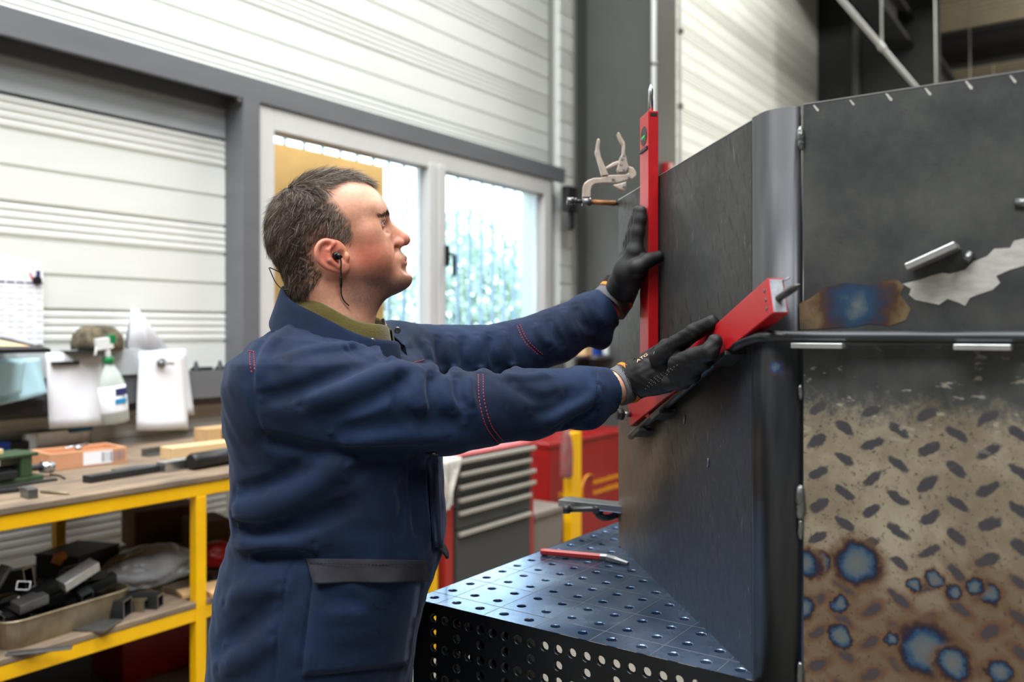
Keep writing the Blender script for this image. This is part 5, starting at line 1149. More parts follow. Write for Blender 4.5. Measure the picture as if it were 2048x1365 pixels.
# fade the under-layer to the skin at its border
from collections import Counter
edge_v = np.zeros(len(V), bool); bad = np.unique(F[~fm]); edge_v[bad] = True
near = edge_v[used].astype(float)
Fh = remap[F[fm]]
for _ in range(12):
    acc = np.zeros(len(HV)); cnt = np.zeros(len(HV))
    mx = near[Fh].max(1)
    for k_ in range(4): np.maximum.at(acc, Fh[:, k_], mx * .91)
    near = np.maximum(near, acc)
HV2 = HV + HN * ((hair_h(HV) * .45 + wob) * (1 - near) ** 1.5 + .0002)[:, None]
hair_root = np_mesh('hair', cw(head_to_cam(HV2)), Fh, 'hair_strands', person, blend(np.tile(slin((52, 41, 34)), (len(HV2), 1)), np.clip(near * 1.1 - .15, 0, 1), (190, 138, 112)) * (.85 + .3 * rn.random(len(HV2)))[:, None])
def strands(roots, nrmls, dirs, length, rad, cols, name, parent, seg=4, lift=.35, wav=.25, grav=0.0):
    n = len(roots); pts = np.zeros((n, seg + 1, 3)); pts[:, 0] = roots; d = nrmls * lift + dirs; d /= np.linalg.norm(d, axis=1)[:, None]
    w = rn.normal(size=(n, 3)) * wav; step = length / seg
    for s in range(1, seg + 1):
        d = d + (w * .35 - nrmls * lift * .22 + np.array([0, 0, -grav])); d /= np.linalg.norm(d, axis=1)[:, None]; pts[:, s] = pts[:, s - 1] + d * step[:, None]
        w = w * .6 + rn.normal(size=(n, 3)) * wav * .5
    a = np.cross(d, rn.normal(size=(n, 3))); a /= np.linalg.norm(a, axis=1)[:, None]; b = np.cross(d, a)
    VV = np.zeros((n, seg + 1, 3, 3))
    for s in range(seg + 1):
        r = rad * (1 - .85 * (s / seg) ** 1.5)
        for k in range(3):
            t = 2 * math.pi * k / 3; VV[:, s, k] = pts[:, s] + (a * math.cos(t) + b * math.sin(t)) * (r[:, None] if hasattr(r, 'shape') else r)
    VV = VV.reshape(-1, 3); base = np.arange(n)[:, None] * (seg + 1) * 3; fs = []
    for s in range(seg):
        for k in range(3): fs.append(np.stack([base[:, 0] + s*3 + k, base[:, 0] + s*3 + (k + 1) % 3, base[:, 0] + (s + 1)*3 + (k + 1) % 3, base[:, 0] + (s + 1)*3 + k], 1))
    return np_mesh(name, cw(head_to_cam(VV)), np.concatenate(fs), 'hair_strands', parent, np.repeat(cols, (seg + 1) * 3, 0))
N_H = 27000
pk = rn.integers(0, len(HV2), N_H); R0 = HV2[pk] - HN[pk] * .001; NN = HN[pk]
crown = H3(-82, 0, 78); away = R0 - crown; away -= NN * (away * NN).sum(1)[:, None]; away /= np.linalg.norm(away, axis=1)[:, None] + 1e-9
fwd = np.array([1.0, 0, .1]); fwt = fwd - NN * (NN @ fwd)[:, None]
dn = np.array([-.75, 0, -.9]); dnt = dn - NN * (NN @ dn)[:, None]
topw = np.clip((R0[:, 2] - .045) / .04, 0, 1)[:, None]
dirs = (away * .8 + fwt * .9) * topw + (away * .35 + dnt * .8) * (1 - topw)
cl = np.sin(R0[:, 0] * 150 + np.sin(R0[:, 2] * 190) * 2) [:, None] * np.cross(NN, dirs) * .30; dirs = dirs + cl; dirs /= np.linalg.norm(dirs, axis=1)[:, None]
near_edge = near[pk]
L_h = (.018 + .011 * topw[:, 0] + .009 * rn.random(N_H)) * (1 - .30 * near_edge); front = np.clip((R0[:, 0] - .025) / .03, 0, 1) * topw[:, 0]; L_h += .010 * front
grey = rn.random(N_H); gw = .10 + .50 * gauss(R0 * [1, 0, 1], H3(20, 0, 5), H3(42, 1, 45)) + .10 * topw[:, 0]
cols = np.where((grey < gw)[:, None], slin((186, 176, 164))[None] * (.6 + .6 * rn.random(N_H))[:, None], slin((84, 66, 53))[None] * (.3 + 1.1 * rn.random(N_H))[:, None])
st_ = strands(R0, NN, dirs, L_h, np.full(N_H, .00019) * (.8 + .5 * rn.random(N_H)), cols, 'hair_strand', person, lift=.27, wav=.17, seg=5); st_['kind'] = 'stuff'
# eyebrows
nb_ = 420; tt = rn.random(nb_); side = np.where(rn.random(nb_) < .5, 1.0, -1.0)
eb = np.stack([(84 - 26 * tt ** 1.5), (10 + 38 * tt), (35.5 - 9 * tt + 3.5 * np.sin(tt * 3.0) + rn.normal(size=nb_) * 1.5)], 1) * mm
for _ in range(6): eb = eb - head_normals(eb.astype(np.float32)) * head_sdf(eb.astype(np.float32))[:, None]
en = head_normals(eb); ed_ = np.stack([-.5 * np.ones(nb_), .7 * np.ones(nb_), .35 * np.ones(nb_)], 1); ed_ -= en * (ed_ * en).sum(1)[:, None]
eb[:, 1] *= side; en[:, 1] *= side; ed_[:, 1] *= side
o = strands(eb, en, ed_, np.full(nb_, .008) * (.6 + .6 * rn.random(nb_)), np.full(nb_, .0002), np.tile(slin((92, 72, 60)), (nb_, 1)), 'eyebrow', person, seg=3, lift=.2, wav=.12); o['kind'] = 'stuff'
# eyelashes along the upper lids
for s in (1, -1):
    lp = []
    for ph in np.linspace(-.5, .95, 10):
        ep_ = .30 - .12 * ph; v_ = math.cos(ep_) * math.cos(ph) * np.array([math.cos(al), 0, math.sin(al)]) + math.cos(ep_) * math.sin(ph) * np.array([0, 1, 0]) + math.sin(ep_) * np.array([-math.sin(al), 0, math.cos(al)])
        q_ = H3(66, 31, 19) + .0141 * v_; q_[1] *= s; lp.append(Vector(cw(head_to_cam(q_)[None])[0]))
    keep(MB().tube(lp, [.0003] + [.0008] * 8 + [.0004], 6).build('eyelashes', 'black_plastic'), person)
# ---------------- overalls
TY_ = math.radians(-8); tF = np.array([math.cos(TY_), math.sin(TY_), 0]); tL = np.array([tF[1], -tF[0], 0])      # tL points towards the lens
prof = [(700, 530, 800, .060, .16), (712, 510, 822, .120, .20), (720, 492, 832, .150, .215), (760, 477, 845, .164, .222), (850, 473, 868, .172, .218), (900, 486, 880, .170, .212), (960, 485, 882, .170, .208), (1030, 484, 886, .170, .205), (1058, 494, 888, .166, .200), (1085, 478, 886, .172, .204), (1110, 465, 884, .176, .208), (1160, 456, 866, .176, .212), (1230, 448, 842, .170, .215), (1300, 441, 828, .166, .215), (1365, 437, 820, .164, .212), (1420, 436, 815, .162, .21)]
pz = np.array([CAMZ - (p[0] - HORIZON) / FPX * 1.47 for p in prof])[::-1]; pxm = np.array([((p[1] + p[2]) / 2 - 1024) / FPX * 1.47 for p in prof])[::-1]
pa = np.array([(p[2] - p[1]) / 2 / FPX * 1.47 for p in prof])[::-1]; pb = np.array([p[4] for p in prof])[::-1]
psi = math.radians(19.5); pa = np.sqrt(np.clip((pa * 1.01) ** 2 - (pb * math.sin(psi)) ** 2, .002, 1)) / math.cos(psi)
sN = [cp(592, 792, 1.34), cp(740, 812, 1.325), cp(895, 826, 1.37), cp(1060, 809, 1.45), cp(1160, 792, 1.515), cp(1212, 782, 1.548)]; rN = [.094, .081, .066, .058, .051, .044]
sF = [cp(800, 735, 1.64), cp(900, 722, 1.68), cp(1010, 708, 1.72), cp(1110, 672, 1.752), cp(1180, 634, 1.772), cp(1222, 612, 1.782)]; rF = [.088, .068, .061, .055, .049, .043]
legN = [tF * .0 + tL * .105, tF * .0 - tL * .105]
def suit_base(p):
    z = p[:, 2]; cx_ = np.interp(z, pz, pxm); a = np.interp(z, pz, pa); b = np.interp(z, pz, pb)
    q = np.stack([p[:, 0] - cx_, p[:, 1] - 1.475], 1); f = q @ tF[:2].astype(np.float32); l = q @ tL[:2].astype(np.float32)
    e = (np.abs(f / a) ** 2.4 + np.abs(l / b) ** 2.4) ** (1 / 2.4)
    d = (e - 1) * np.minimum(a, b) * .9
    d = np.maximum(d, np.maximum(z - pz[-1] - .004, .80 - z))
    nk = cp(676, 765, 1.47)
    d = smin(d, s_cone(p, nk, cp(585, 772, 1.36), .076, .080), .05); d = smin(d, s_cone(p, nk, cp(785, 728, 1.62), .074, .076), .05)
    d = smin(d, s_cone(p, cp(604, 704, 1.43), cp(604, 704, 1.53), .056, .056), .04)
    for s in (1, -1):
        hip = np.array([np.interp(.86, pz, pxm), 1.475, .86]) + tL * s * .10; kn = hip + tF * .03 + np.array([0, 0, -.38]) + tL * s * .02; an = kn + np.array([0, 0, -.40]) - tF * .03
        d = smin(d, s_chain(p, [hip, kn, an], [.108, .088, .082], .02), .04)
    n = s_chain(p, sN, rN, .012); d = smin(d, n, .028)
    n = s_chain(p, sF, rF, .012); d = smin(d, n, .022)
    d = smin(d, s_ell(p, cp(1172, 836, 1.525), (.034, .03, .022)), .016)      # frayed cuffs that hang
    d = smin(d, s_ell(p, cp(1200, 672, 1.775), (.028, .03, .030)), .014)
    return d
def trace(f, uv, n=60):            # pixel rays meet an implicit surface
    uv = np.asarray(uv, float); r = np.stack([(uv[:, 0] - 1024) / FPX, np.ones(len(uv)), -(uv[:, 1] - HORIZON) / FPX], 1); ln = np.linalg.norm(r, axis=1)[:, None]; r = r / ln
    o = np.array([0, 0, CAMZ]); t = np.full(len(uv), .95)
    for _ in range(n): t = np.clip(t + f((o + r * t[:, None]).astype(np.float32)) * .8, 0, 3)
    return o + r * t[:, None]
def dens(pts, n=6): return np.array([[p.x, p.y] for p in smooth_path([(a, b, 0) for a, b in pts], n)])
FOLDS = [  # pixel polyline, width m, height m (+ ridge, - crease)
 ([(520, 800), (600, 780), (690, 745), (790, 705)], .013, -.006), ([(600, 812), (690, 780), (780, 742), (846, 740)], .016, .007), ([(640, 842), (720, 812), (805, 770)], .012, -.006), ([(560, 720), (640, 700), (720, 690)], .012, .004),
 ([(800, 752), (796, 800), (806, 846)], .009, -.009), ([(834, 745), (836, 790), (848, 832)], .011, .009), ([(862, 752), (864, 798), (874, 838)], .008, -.009), ([(888, 752), (892, 790), (904, 822)], .010, .007), ([(914, 758), (918, 790), (930, 815)], .008, -.007), ([(936, 752), (940, 790), (946, 820)], .009, .005),
 ([(660, 868), (760, 850), (850, 838), (930, 850)], .016, -.006), ([(700, 885), (800, 878), (900, 876)], .014, .005),
 ([(958, 748), (962, 800), (976, 852), (1006, 890)], .0035, -.003), ([(1000, 752), (1050, 756), (1100, 748)], .010, .004), ([(1030, 770), (1080, 800), (1130, 790)], .012, -.004), ([(1090, 852), (1130, 826), (1180, 800), (1196, 770)], .012, .006), ([(1120, 862), (1160, 840), (1200, 818)], .010, -.008), ([(1060, 830), (1110, 815), (1150, 790)], .012, -.004),
 ([(1190, 738), (1190, 785), (1182, 830)], .0028, -.0025),
 ([(585, 632), (545, 662), (515, 700), (503, 760), (508, 820), (522, 872)], .0045, -.0045), ([(600, 640), (560, 672), (530, 710), (518, 770)], .010, .004),
 ([(530, 880), (620, 902), (720, 908), (830, 905)], .012, -.010),
 ([(474, 1056), (530, 1066), (610, 1046), (700, 1012)], .014, -.012), ([(470, 1024), (540, 1014), (620, 975), (690, 925)], .018, .011), ([(462, 1092), (530, 1088), (630, 1086)], .016, .008), ([(474, 985), (540, 968), (610, 930)], .014, -.007), ([(500, 1120), (560, 1105), (620, 1115)], .014, -.005),
 ([(452, 1210), (500, 1180), (560, 1170)], .018, .006), ([(446, 1290), (500, 1250), (550, 1215)], .016, -.006), ([(440, 1340), (500, 1310), (545, 1270)], .018, .006),
 ([(612, 925), (602, 1040), (576, 1150), (558, 1260), (548, 1365)], .0035, -.003), ([(632, 1110), (622, 1200), (600, 1340)], .0035, -.003),
 ([(846, 905), (846, 1000), (858, 1080)], .010, .006), ([(826, 905), (826, 985), (836, 1060)], .010, -.007), ([(866, 905), (862, 1000), (872, 1090)], .004, -.004),
 ([(800, 960), (812, 1010), (800, 1060)], .014, -.006), ([(690, 960), (740, 930), (800, 915)], .016, -.005),
 ([(650, 1230), (720, 1222), (770, 1200)], .010, .004), ([(690, 1300), (760, 1280), (800, 1250)], .012, -.004), ([(690, 1190), (740, 1215), (800, 1195)], .010, -.005),
 ([(852, 690), (858, 715), (866, 745)], .010, .008), ([(876, 678), (880, 712), (888, 745)], .008, -.009), ([(900, 676), (902, 712), (912, 745)], .010, .008), ([(928, 680), (928, 712), (936, 742)], .008, -.008), ([(952, 672), (956, 710), (966, 745)], .010, .006), ([(980, 672), (984, 708), (996, 745)], .008, -.007), ([(1006, 662), (1014, 700), (1030, 740)], .010, .006),
 ([(1036, 652), (1052, 684), (1084, 712)], .0035, -.003), ([(1070, 645), (1080, 670), (1100, 695)], .010, .006), ([(1098, 634), (1106, 660), (1124, 690)], .008, -.007), ([(1126, 622), (1136, 648), (1150, 676)], .010, .007), ([(1152, 612), (1162, 640), (1180, 660)], .008, -.007), ([(1176, 592), (1186, 620), (1204, 650)], .010, .005),
 ([(572, 628), (606, 650), (645, 676), (700, 706), (752, 736)], .0045, -.0045), ([(768, 694), (772, 716), (768, 742)], .0045, -.004), ([(640, 668), (690, 690), (740, 722)], .008, -.003), ([(690, 664), (740, 690), (800, 730)], .010, .004), ([(575, 650), (570, 612)], .006, -.003),
]
FP = []
_uv = [dens(pts, 4) for pts, w, h in FOLDS]; _all = trace(suit_base, np.concatenate(_uv)); _cut = np.cumsum([len(q) for q in _uv])[:-1]
for (pts, w, h), P3 in zip(FOLDS, np.split(_all, _cut)):
    ok = np.abs(suit_base(P3.astype(np.float32))) < .01; P3 = P3[ok]
    if w > .005: h, w = h * 2.1, w * .8
    if len(P3) > 1: FP.append((P3.astype(np.float32), w, h, P3.min(0) - 3 * w, P3.max(0) + 3 * w))
def suit(p):
    d = suit_base(p); add = np.zeros(len(p), np.float32); nearm = np.abs(d) < .05
    if nearm.any():
        ip = np.where(nearm)[0]; pn = p[ip]; lo_, hi_ = pn.min(0), pn.max(0); acc = np.zeros(len(ip), np.float32)
        for P3, w, h, a, b in FP:
            if (a > hi_).any() or (b < lo_).any(): continue
            m = ((pn > a) & (pn < b)).all(1)
            if not m.any(): continue
            dd = poly_dist(pn[m], P3); t0 = pn[m] - P3[0]; t1 = pn[m] - P3[-1]
            fade = np.clip(np.minimum((t0 * t0).sum(1), (t1 * t1).sum(1)) ** .5 / (2 * w) , .0, 1) if w > .005 else 1
            acc[m] += h * np.exp(-dd / (w * w)) * fade
        q = pn * 1.0
        acc += .0012 * np.sin(q[:, 0] * 61 + 2.0 * np.sin(q[:, 2] * 37)) * np.sin(q[:, 2] * 53 + 1.7 * np.sin(q[:, 1] * 41)) + .0006 * np.sin(q[:, 0] * 131 + q[:, 2] * 97) * np.sin(q[:, 1] * 117)
        add[ip] = acc
    d = d - add
    # open cuffs and neck
    for S, r, cut in ((sN, rN, cp(1213, 781, 1.549)), (sF, rF, cp(1214, 612, 1.780))):
        ax = nrm(S[-1] - S[-2]); t = (p - cut.astype(np.float32)) @ ax.astype(np.float32)
        nearw = s_sph(p, cut, .11); inner = s_cone(p, S[-2], S[-1] + ax * .08, r[-2] - .010, r[-1] - .0085)
        d = np.where(nearw < 0, np.maximum(d, np.maximum(t, -np.maximum(inner, -(t + .03)))), d)
    return d
m = mat('overalls', (26, 36, 58), .85, spec=.25); g = NT(m); co = g.coord()
nA = g.noise(co, 5, 5, .6); nB = g.noise(co, 42, 5, .65); nC = g.noise(co, 900, 2); nD = g.noise(g.mapping(co, (1, 1, 1)), 16, 5, .7)
base = g.mix(g.ramp1(nA, .35, .68), lin((9, 23, 46)), lin((16, 36, 64)))
base = g.mix(g.math('MULTIPLY', g.ramp1(nD, .52, .72), .55), base, lin((11, 16, 26)))
base = g.mix(g.math('MULTIPLY', g.ramp1(nB, .58, .75), .3), base, lin((38, 58, 86)))
g.set('Base Color', base); g.b.inputs['Sheen Weight'].default_value = .10; g.b.inputs['Sheen Roughness'].default_value = .4; g.b.inputs['Sheen Tint'].default_value = (.6, .7, 1, 1)
g.bump(g.math('ADD', g.math('MULTIPLY', nB, .5), g.math('MULTIPLY', nC, .5)), .45, .0015)
mat('seam_navy', (18, 24, 38), .85, spec=.2); mat('red_thread', (150, 44, 52), .8); mat('olive_fleece', (92, 84, 40), .95, spec=.1, var=.15, scale=40, bump=.5, bscale=500, sheen=.4)
SV, SF_ = surface_nets(suit, (-.62, 1.15, .09), (.33, 1.92, 1.56), .0032, slack=1.35)
# the neck opening: drop what lies inside the collar
overalls = np_mesh('overalls', cw(SV), SF_, 'overalls', person)
def surf(uv, off=0.0, f=suit):
    P = trace(f, uv); return P
def surf_n(P, f=suit, e=.002):
    P = P.astype(np.float32); g_ = np.stack([f(P + np.eye(3, dtype=np.float32)[i] * e) - f(P - np.eye(3, dtype=np.float32)[i] * e) for i in range(3)], 1); return g_ / (np.linalg.norm(g_, axis=1)[:, None] + 1e-9)
def stitch(uvs, parent=overalls, off=.0006, r=.0007, dash=.0042, gap=.0016, matname='red_thread'):
    P = surf(dens(uvs, 10)); P = P[np.abs(suit(P.astype(np.float32))) < .004]
    if len(P) < 2: return
    N_ = surf_n(P); P = cw(P + N_ * off); mb = MB(); acc = 0.0; run = [Vector(P[0])]; on = True
    seg = np.linalg.norm(np.diff(P, axis=0), axis=1); L_ = np.concatenate([[0], np.cumsum(seg)]); s = 0.0
    def at(t): return Vector([np.interp(t, L_, P[:, i]) for i in range(3)])
    while s + dash < L_[-1]: mb.tube([at(s), at(s + dash / 2), at(s + dash)], r, 5); s += dash + gap
    o = keep(mb.build('stitching', matname), parent); o['kind'] = 'stuff'; return o
stitch([(956, 750), (958, 800), (971, 852), (996, 886)]); stitch([(966, 750), (968, 800), (982, 850), (1008, 884)])
stitch([(1034, 652), (1049, 684), (1078, 712)]); stitch([(1040, 650), (1056, 682), (1086, 710)])
stitch([(497, 702), (505, 704)]); stitch([(500, 706), (500, 728), (505, 752)]); stitch([(507, 704), (509, 728), (510, 742)])
stitch([(828, 726), (850, 720)]); stitch([(1192, 740), (1192, 785), (1184, 828)], r=.0004, matname='seam_navy')
def patch(name, outline, matname, parent, off=.004, thick=.003, n=12, wave=0.0):
    """cloth patch: a quad grid in pixels projected on the garment and lifted off it"""
    a, b, c, d = [np.array(q, float) for q in outline]; uv = []
    for i in range(n + 1):
        for j in range(n + 1):
            s, t = i / n, j / n; uv.append((a * (1 - s) + b * s) * (1 - t) + (d * (1 - s) + c * s) * t)
    P = surf(np.array(uv)); N_ = surf_n(P, suit_base, .006); k = np.array([[j / n, i / n] for i in range(n + 1) for j in range(n + 1)])
    o_ = off * (.3 + k[:, 0]) + wave * np.sin(k[:, 1] * 11 + 1.2) * k[:, 0]
    f = [(i*(n+1)+j, i*(n+1)+j+1, (i+1)*(n+1)+j+1, (i+1)*(n+1)+j) for i in range(n) for j in range(n)]
    o = np_mesh(name, cw(P + N_ * o_[:, None]), np.array(f), matname, parent); s_ = o.modifiers.new('solid', 'SOLIDIFY'); s_.thickness = thick; s_.offset = 0; return o
m = mat('worn_navy', (34, 34, 42), .9, var=.3, scale=30, bump=.3, bscale=400)
pf = patch('pocket_flap', [(614, 1117), (848, 1121), (852, 1160), (632, 1166)], 'worn_navy', overalls, .007, .003, 18, .006)
patch('pocket_body', [(628, 1150), (842, 1150), (812, 1330), (604, 1352)], 'overalls', overalls, .003, .003, 14)
stitch([(622, 1125), (700, 1128), (844, 1128)], r=.0005, matname='seam_navy', off=.008)
patch('front_placket', [(852, 905), (874, 905), (878, 1095), (862, 1095)], 'overalls', overalls, .004, .003, 8)
patch('belt_tab', [(868, 1090), (884, 1086), (890, 1112), (882, 1114)], 'worn_navy', overalls, .008, .003, 6)
# collar bands: tilted rings round the neck, open in front
nc = cp(672, 618, 1.462)
def ring_band(name, matname, rows, parent, a0, a1, thick, n=44):
    """rows: list of (radius front, radius side, radius back, height back, height front) from bottom to top"""
    vv = []
    for rf_, rs_, rb_, hb, hf in rows:
        for i in range(n + 1):
            t = a0 + (a1 - a0) * i / n; c_, s_ = math.cos(t), math.sin(t); rr_ = rf_ if c_ > 0 else rb_
            w = (1 - c_) / 2; h = hf + (hb - hf) * w ** 1.1
            vv.append(nc + tF * (rr_ * c_) + tL * (rs_ * s_) + np.array([0, 0, h + .003 * math.sin(5 * t)]))
    m_ = len(rows); k = n + 1; f = [(r * k + i, r * k + i + 1, (r + 1) * k + i + 1, (r + 1) * k + i) for r in range(m_ - 1) for i in range(n)]
    o = np_mesh(name, cw(np.array(vv)), np.array(f), matname, parent); s_ = o.modifiers.new('solid', 'SOLIDIFY'); s_.thickness = thick; s_.offset = 0
    sb = o.modifiers.new('sub', 'SUBSURF'); sb.levels = 1; sb.render_levels = 1; return o
col_o = ring_band('collar', 'overalls', [(.132, .116, .110, -.026, -.122), (.126, .106, .100, .000, -.098), (.120, .097, .092, .026, -.072), (.119, .094, .089, .036, -.060), (.115, .090, .086, .036, -.061)], overalls, .20, 2 * math.pi - .30, .004)
fl = ring_band('fleece_collar', 'olive_fleece', [(.104, .083, .082, -.006, -.088), (.100, .080, .079, .024, -.060), (.096, .077, .076, .049, -.031), (.093, .075, .074, .047, -.033), (.086, .070, .069, .024, -.055)], person, .10, 2 * math.pi - .14, .004)
mat('snap_metal', (120, 122, 126), .35, .9)
def snap(uv, r=.006):
    P = surf(np.array([uv])); N_ = surf_n(P, suit_base, .006); M_ = Vector(cw(N_)[0]).to_track_quat('Z', 'Y').to_matrix().to_4x4(); M_.translation = Vector(cw(P + N_ * .001)[0])
    keep(MB().lathe([(r, 0), (r, .0015), (r * .7, .0022), (r * .45, .0012), (r * .4, .0022), (.0004, .0022)], 14, M_).build('snap', 'snap_metal'), overalls)
for uv in ((797, 712), (869, 906), (864, 1000)): snap(uv)
for u, v in ((744, 684), (795, 661)):
    c = cp(u, v, 1.39 if u < 760 else 1.53); c = c - nrm(c - np.array([0, 0, CAMZ])) * .004
    M_ = Vector(-cw(nrm(c - np.array([0, 0, CAMZ]))[None])[0]).to_track_quat('Z', 'Y').to_matrix().to_4x4(); M_.translation = Vector(cw(c[None])[0]); keep(MB().lathe([(.006, -.002), (.006, .0015), (.004, .0022), (.0026, .0012), (.0004, .002)], 14, M_).build('snap', 'snap_metal'), col_o)
zp = [cp(766, 640, 1.46), cp(771, 655, 1.45), cp(768, 672, 1.44)]
keep(MB().tube([Vector(q) for q in cw(np.array(zp))], .0035, 8).build('zip_pull', 'snap_metal'), fl)
# boots
mat('boot_leather', (32, 28, 26), .6, var=.2, scale=20)
for s in (1, -1):
    hip = np.array([np.interp(.86, pz, pxm), 1.475, 0]) + tL * s * .12
    P = lambda f, z, l=0: hip + tF * f + tL * l + np.array([0, 0, z])
    bf = lambda p: np.maximum(smin(smin(s_cone(p, P(-.01, .16), P(-.01, .07), .052, .05), s_cone(p, P(-.03, .05), P(.15, .045), .052, .046), .03), s_ell(p, P(.06, .02), (.15, .15, .03)) + .02, .02), .012 - p[:, 2])
    bv, bq = surface_nets(bf, hip + [-.3, -.3, -.01], hip + [.3, .3, .24], .006); b_ = np_mesh('boot', cw(bv), bq, 'boot_leather', person)
    sole = lambda p: np.maximum(np.maximum(s_cone(p, P(-.03, .02), P(.16, .02), .052, .048), p[:, 2] - .016), .001 - p[:, 2]); sv, sq = surface_nets(sole, hip + [-.3, -.3, -.01], hip + [.3, .3, .05], .005); keep(np_mesh('sole', cw(sv), sq, 'black_plastic'), b_)
# the body under the clothes, joined to the neck: trunk, arms down to the wrists, legs
def body_sdf(p):
    d = s_cone(p, cp(672, 690, 1.465), cp(670, 850, 1.475), .055, .11); d = smin(d, s_cone(p, cp(670, 850, 1.475), np.array([-.33, 1.475, .92]), .11, .11), .05)
    for S, r, e_ in ((sN, rN, [cp(1228, 775, 1.558), cp(1262, 766, 1.575)]), (sF, rF, [cp(1226, 606, 1.783), cp(1248, 575, 1.79)])):
        d = smin(d, s_chain(p, [cp(672, 720, 1.465)] + S[:-1] + e_, [.05] + [x * .62 for x in r[:3]] + [.034, .032] + [.029, .027], .01), .02)
    for s in (1, -1):
        hip = np.array([np.interp(.86, pz, pxm), 1.475, .86]) + tL * s * .10; kn = hip + tF * .03 + np.array([0, 0, -.38]) + tL * s * .02; an = kn + np.array([0, 0, -.40]) - tF * .03
        d = smin(d, s_chain(p, [hip, kn, an], [.08, .06, .05], .02), .03)
    return d
bv, bq = surface_nets(body_sdf, (-.62, 1.15, .03), (.33, 1.92, 1.52), .006)
VV = np.concatenate([cw(head_to_cam(HEADV)), cw(bv)]) - person_loc; o_ = len(HEADV); ih = int(np.argmin(HEADV[:, 2] + np.abs(HEADV[:, 0]))); ib = o_ + int(np.argmin(((bv - head_to_cam(HEADV[ih])) ** 2).sum(1))); nbq = bq[(bq == ib - o_).any(1)][0]; nhq = HEADF[(HEADF == ih).any(1)][0]
link = np.array([[nhq[0], nhq[1], nbq[1] + o_, nbq[0] + o_]])
old_me = person.data; tmp = np_mesh('person_body', VV, np.concatenate([HEADF, bq + o_, link]), 'skin', None, np.concatenate([HEADC, np.tile(slin((206, 152, 128)), (len(bv), 1))])); person.data = tmp.data; bpy.data.objects.remove(tmp); bpy.data.meshes.remove(old_me)
# ---------------- gloves
m = mat('glove_black', (14, 14, 15), .6, spec=.35, var=.15, scale=30, bump=.35, bscale=700); mat('glove_knit', (15, 15, 16), .9, bump=.6, bscale=900); mat('cuff_grey', (92, 92, 96), .95, bump=.5, bscale=800); mat('cuff_orange', (196, 118, 36), .95, bump=.6, bscale=600)
# right hand: the palm lies against the sloping arm of the angle gauge
rh_palm = [cp(1262, 764, 1.572), cp(1298, 752, 1.545), cp(1352, 726, 1.488)]
def LP(u, v, off): q, _, _ = lfhit(u, v, off); return np.array([q.x * ST - q.y * CT, q.x * CT + q.y * ST, q.z])     # pixel on a plane parallel to the sheet, camera frame
RF_ = [([LP(1318, 716, .062), LP(1352, 690, .058), LP(1390, 664, .046), LP(1424, 646, .030)], [.0175, .0150, .0135, .0118]),      # index along the top edge
       ([LP(1300, 726, .060), LP(1334, 698, .046), LP(1366, 682, .030), LP(1392, 668, .018)], [.0190, .0165, .0135, .0115]),        # thumb over the edge
       ([LP(1356, 728, .058), LP(1390, 714, .054), LP(1420, 704, .050), LP(1430, 684, .043)], [.0165, .0145, .0130, .0118]),        # middle, tip bent up
       ([LP(1352, 746, .056), LP(1384, 738, .050), LP(1408, 724, .044), LP(1414, 708, .040)], [.0155, .0130, .0118, .0105]),
       ([LP(1340, 766, .052), LP(1366, 764, .046), LP(1386, 752, .042), LP(1394, 738, .040)], [.0145, .0120, .0108, .0095])]
def right_hand(p):
    d = s_cone(p, rh_palm[0], rh_palm[1], .033, .036)
    ax = nrm(rh_palm[2] - rh_palm[1]); up = nrm(np.array([.25, 0, 1.0]) - ax * ax[2]); nn = np.cross(ax, up); R = np.stack([ax, up, nn])
    d = smin(d, s_ell(p, (rh_palm[1] * .45 + rh_palm[2] * .55), (.056, .046, .025), R), .022)
    fing = RF_
    for pts, rs in fing: d = smin(d, s_chain(p, pts, rs, .006), .0075)
    # the coated part ends in a rolled edge across the back of the hand
    P3 = np.array([cp(1300, 688, 1.52), cp(1330, 706, 1.49), cp(1360, 742, 1.478), cp(1366, 760, 1.48)], np.float32); d = d - .0022 * np.exp(-poly_dist(p, P3) / (.0045 ** 2))
    d = d - .0010 * np.sin(p[:, 0] * 310 + 2 * np.sin(p[:, 2] * 140)) * np.sin(p[:, 2] * 260) * .6
    return d
_q = np.array([q for pts, _ in RF_ for q in pts] + rh_palm); lo_, hi_ = _q.min(0) - .03, _q.max(0) + .03
gv, gq = surface_nets(right_hand, np.minimum(lo_, hi_) - .03, np.maximum(lo_, hi_) + .03, .0015)
gloveR = np_mesh('glove', cw(gv), gq, 'glove_black', person)
def LFc(s, z, off): q = LF(s, z, off); return np.array([q.x * ST - q.y * CT, q.x * CT + q.y * ST, q.z])
_, _, zI = lfhit(1270, 428, .04); _, _, zK = lfhit(1258, 512, .045); _, _, zW = lfhit(1250, 550, .05); oF = OFF1 + .0135
LHW = [cp(1238, 590, 1.786), LFc(sT + .020, zW, .058), LFc(sT + .006, zK, oF + .012), LFc(sT + .060, zK - .006, oF + .014)]
LFG = []
for k_, (ds, top, r0) in enumerate(((.004, 0, .0140), (.025, .004, .0140), (.046, -.008, .0135), (.066, -.030, .0125))):
    LFG.append(([LFc(sT + ds, zK, oF + .011), LFc(sT + ds, zK + (zI + top - zK) * .5, oF + .007), LFc(sT + ds, zK + (zI + top - zK) * .8, oF + .002), LFc(sT + ds, zI + top, oF)], [r0, r0 * .92, r0 * .86, r0 * .78]))
_, _, zt1 = lfhit(1311, 515, .01); LFG.append(([LFc(sT + .012, zW - .004, .055), LFc(sT - .012, zt1 - .022, .050), LFc(sT - .016, zt1 - .008, .030), LFc(sT - .014, zt1, .008)], [.019, .0165, .0140, .0118]))
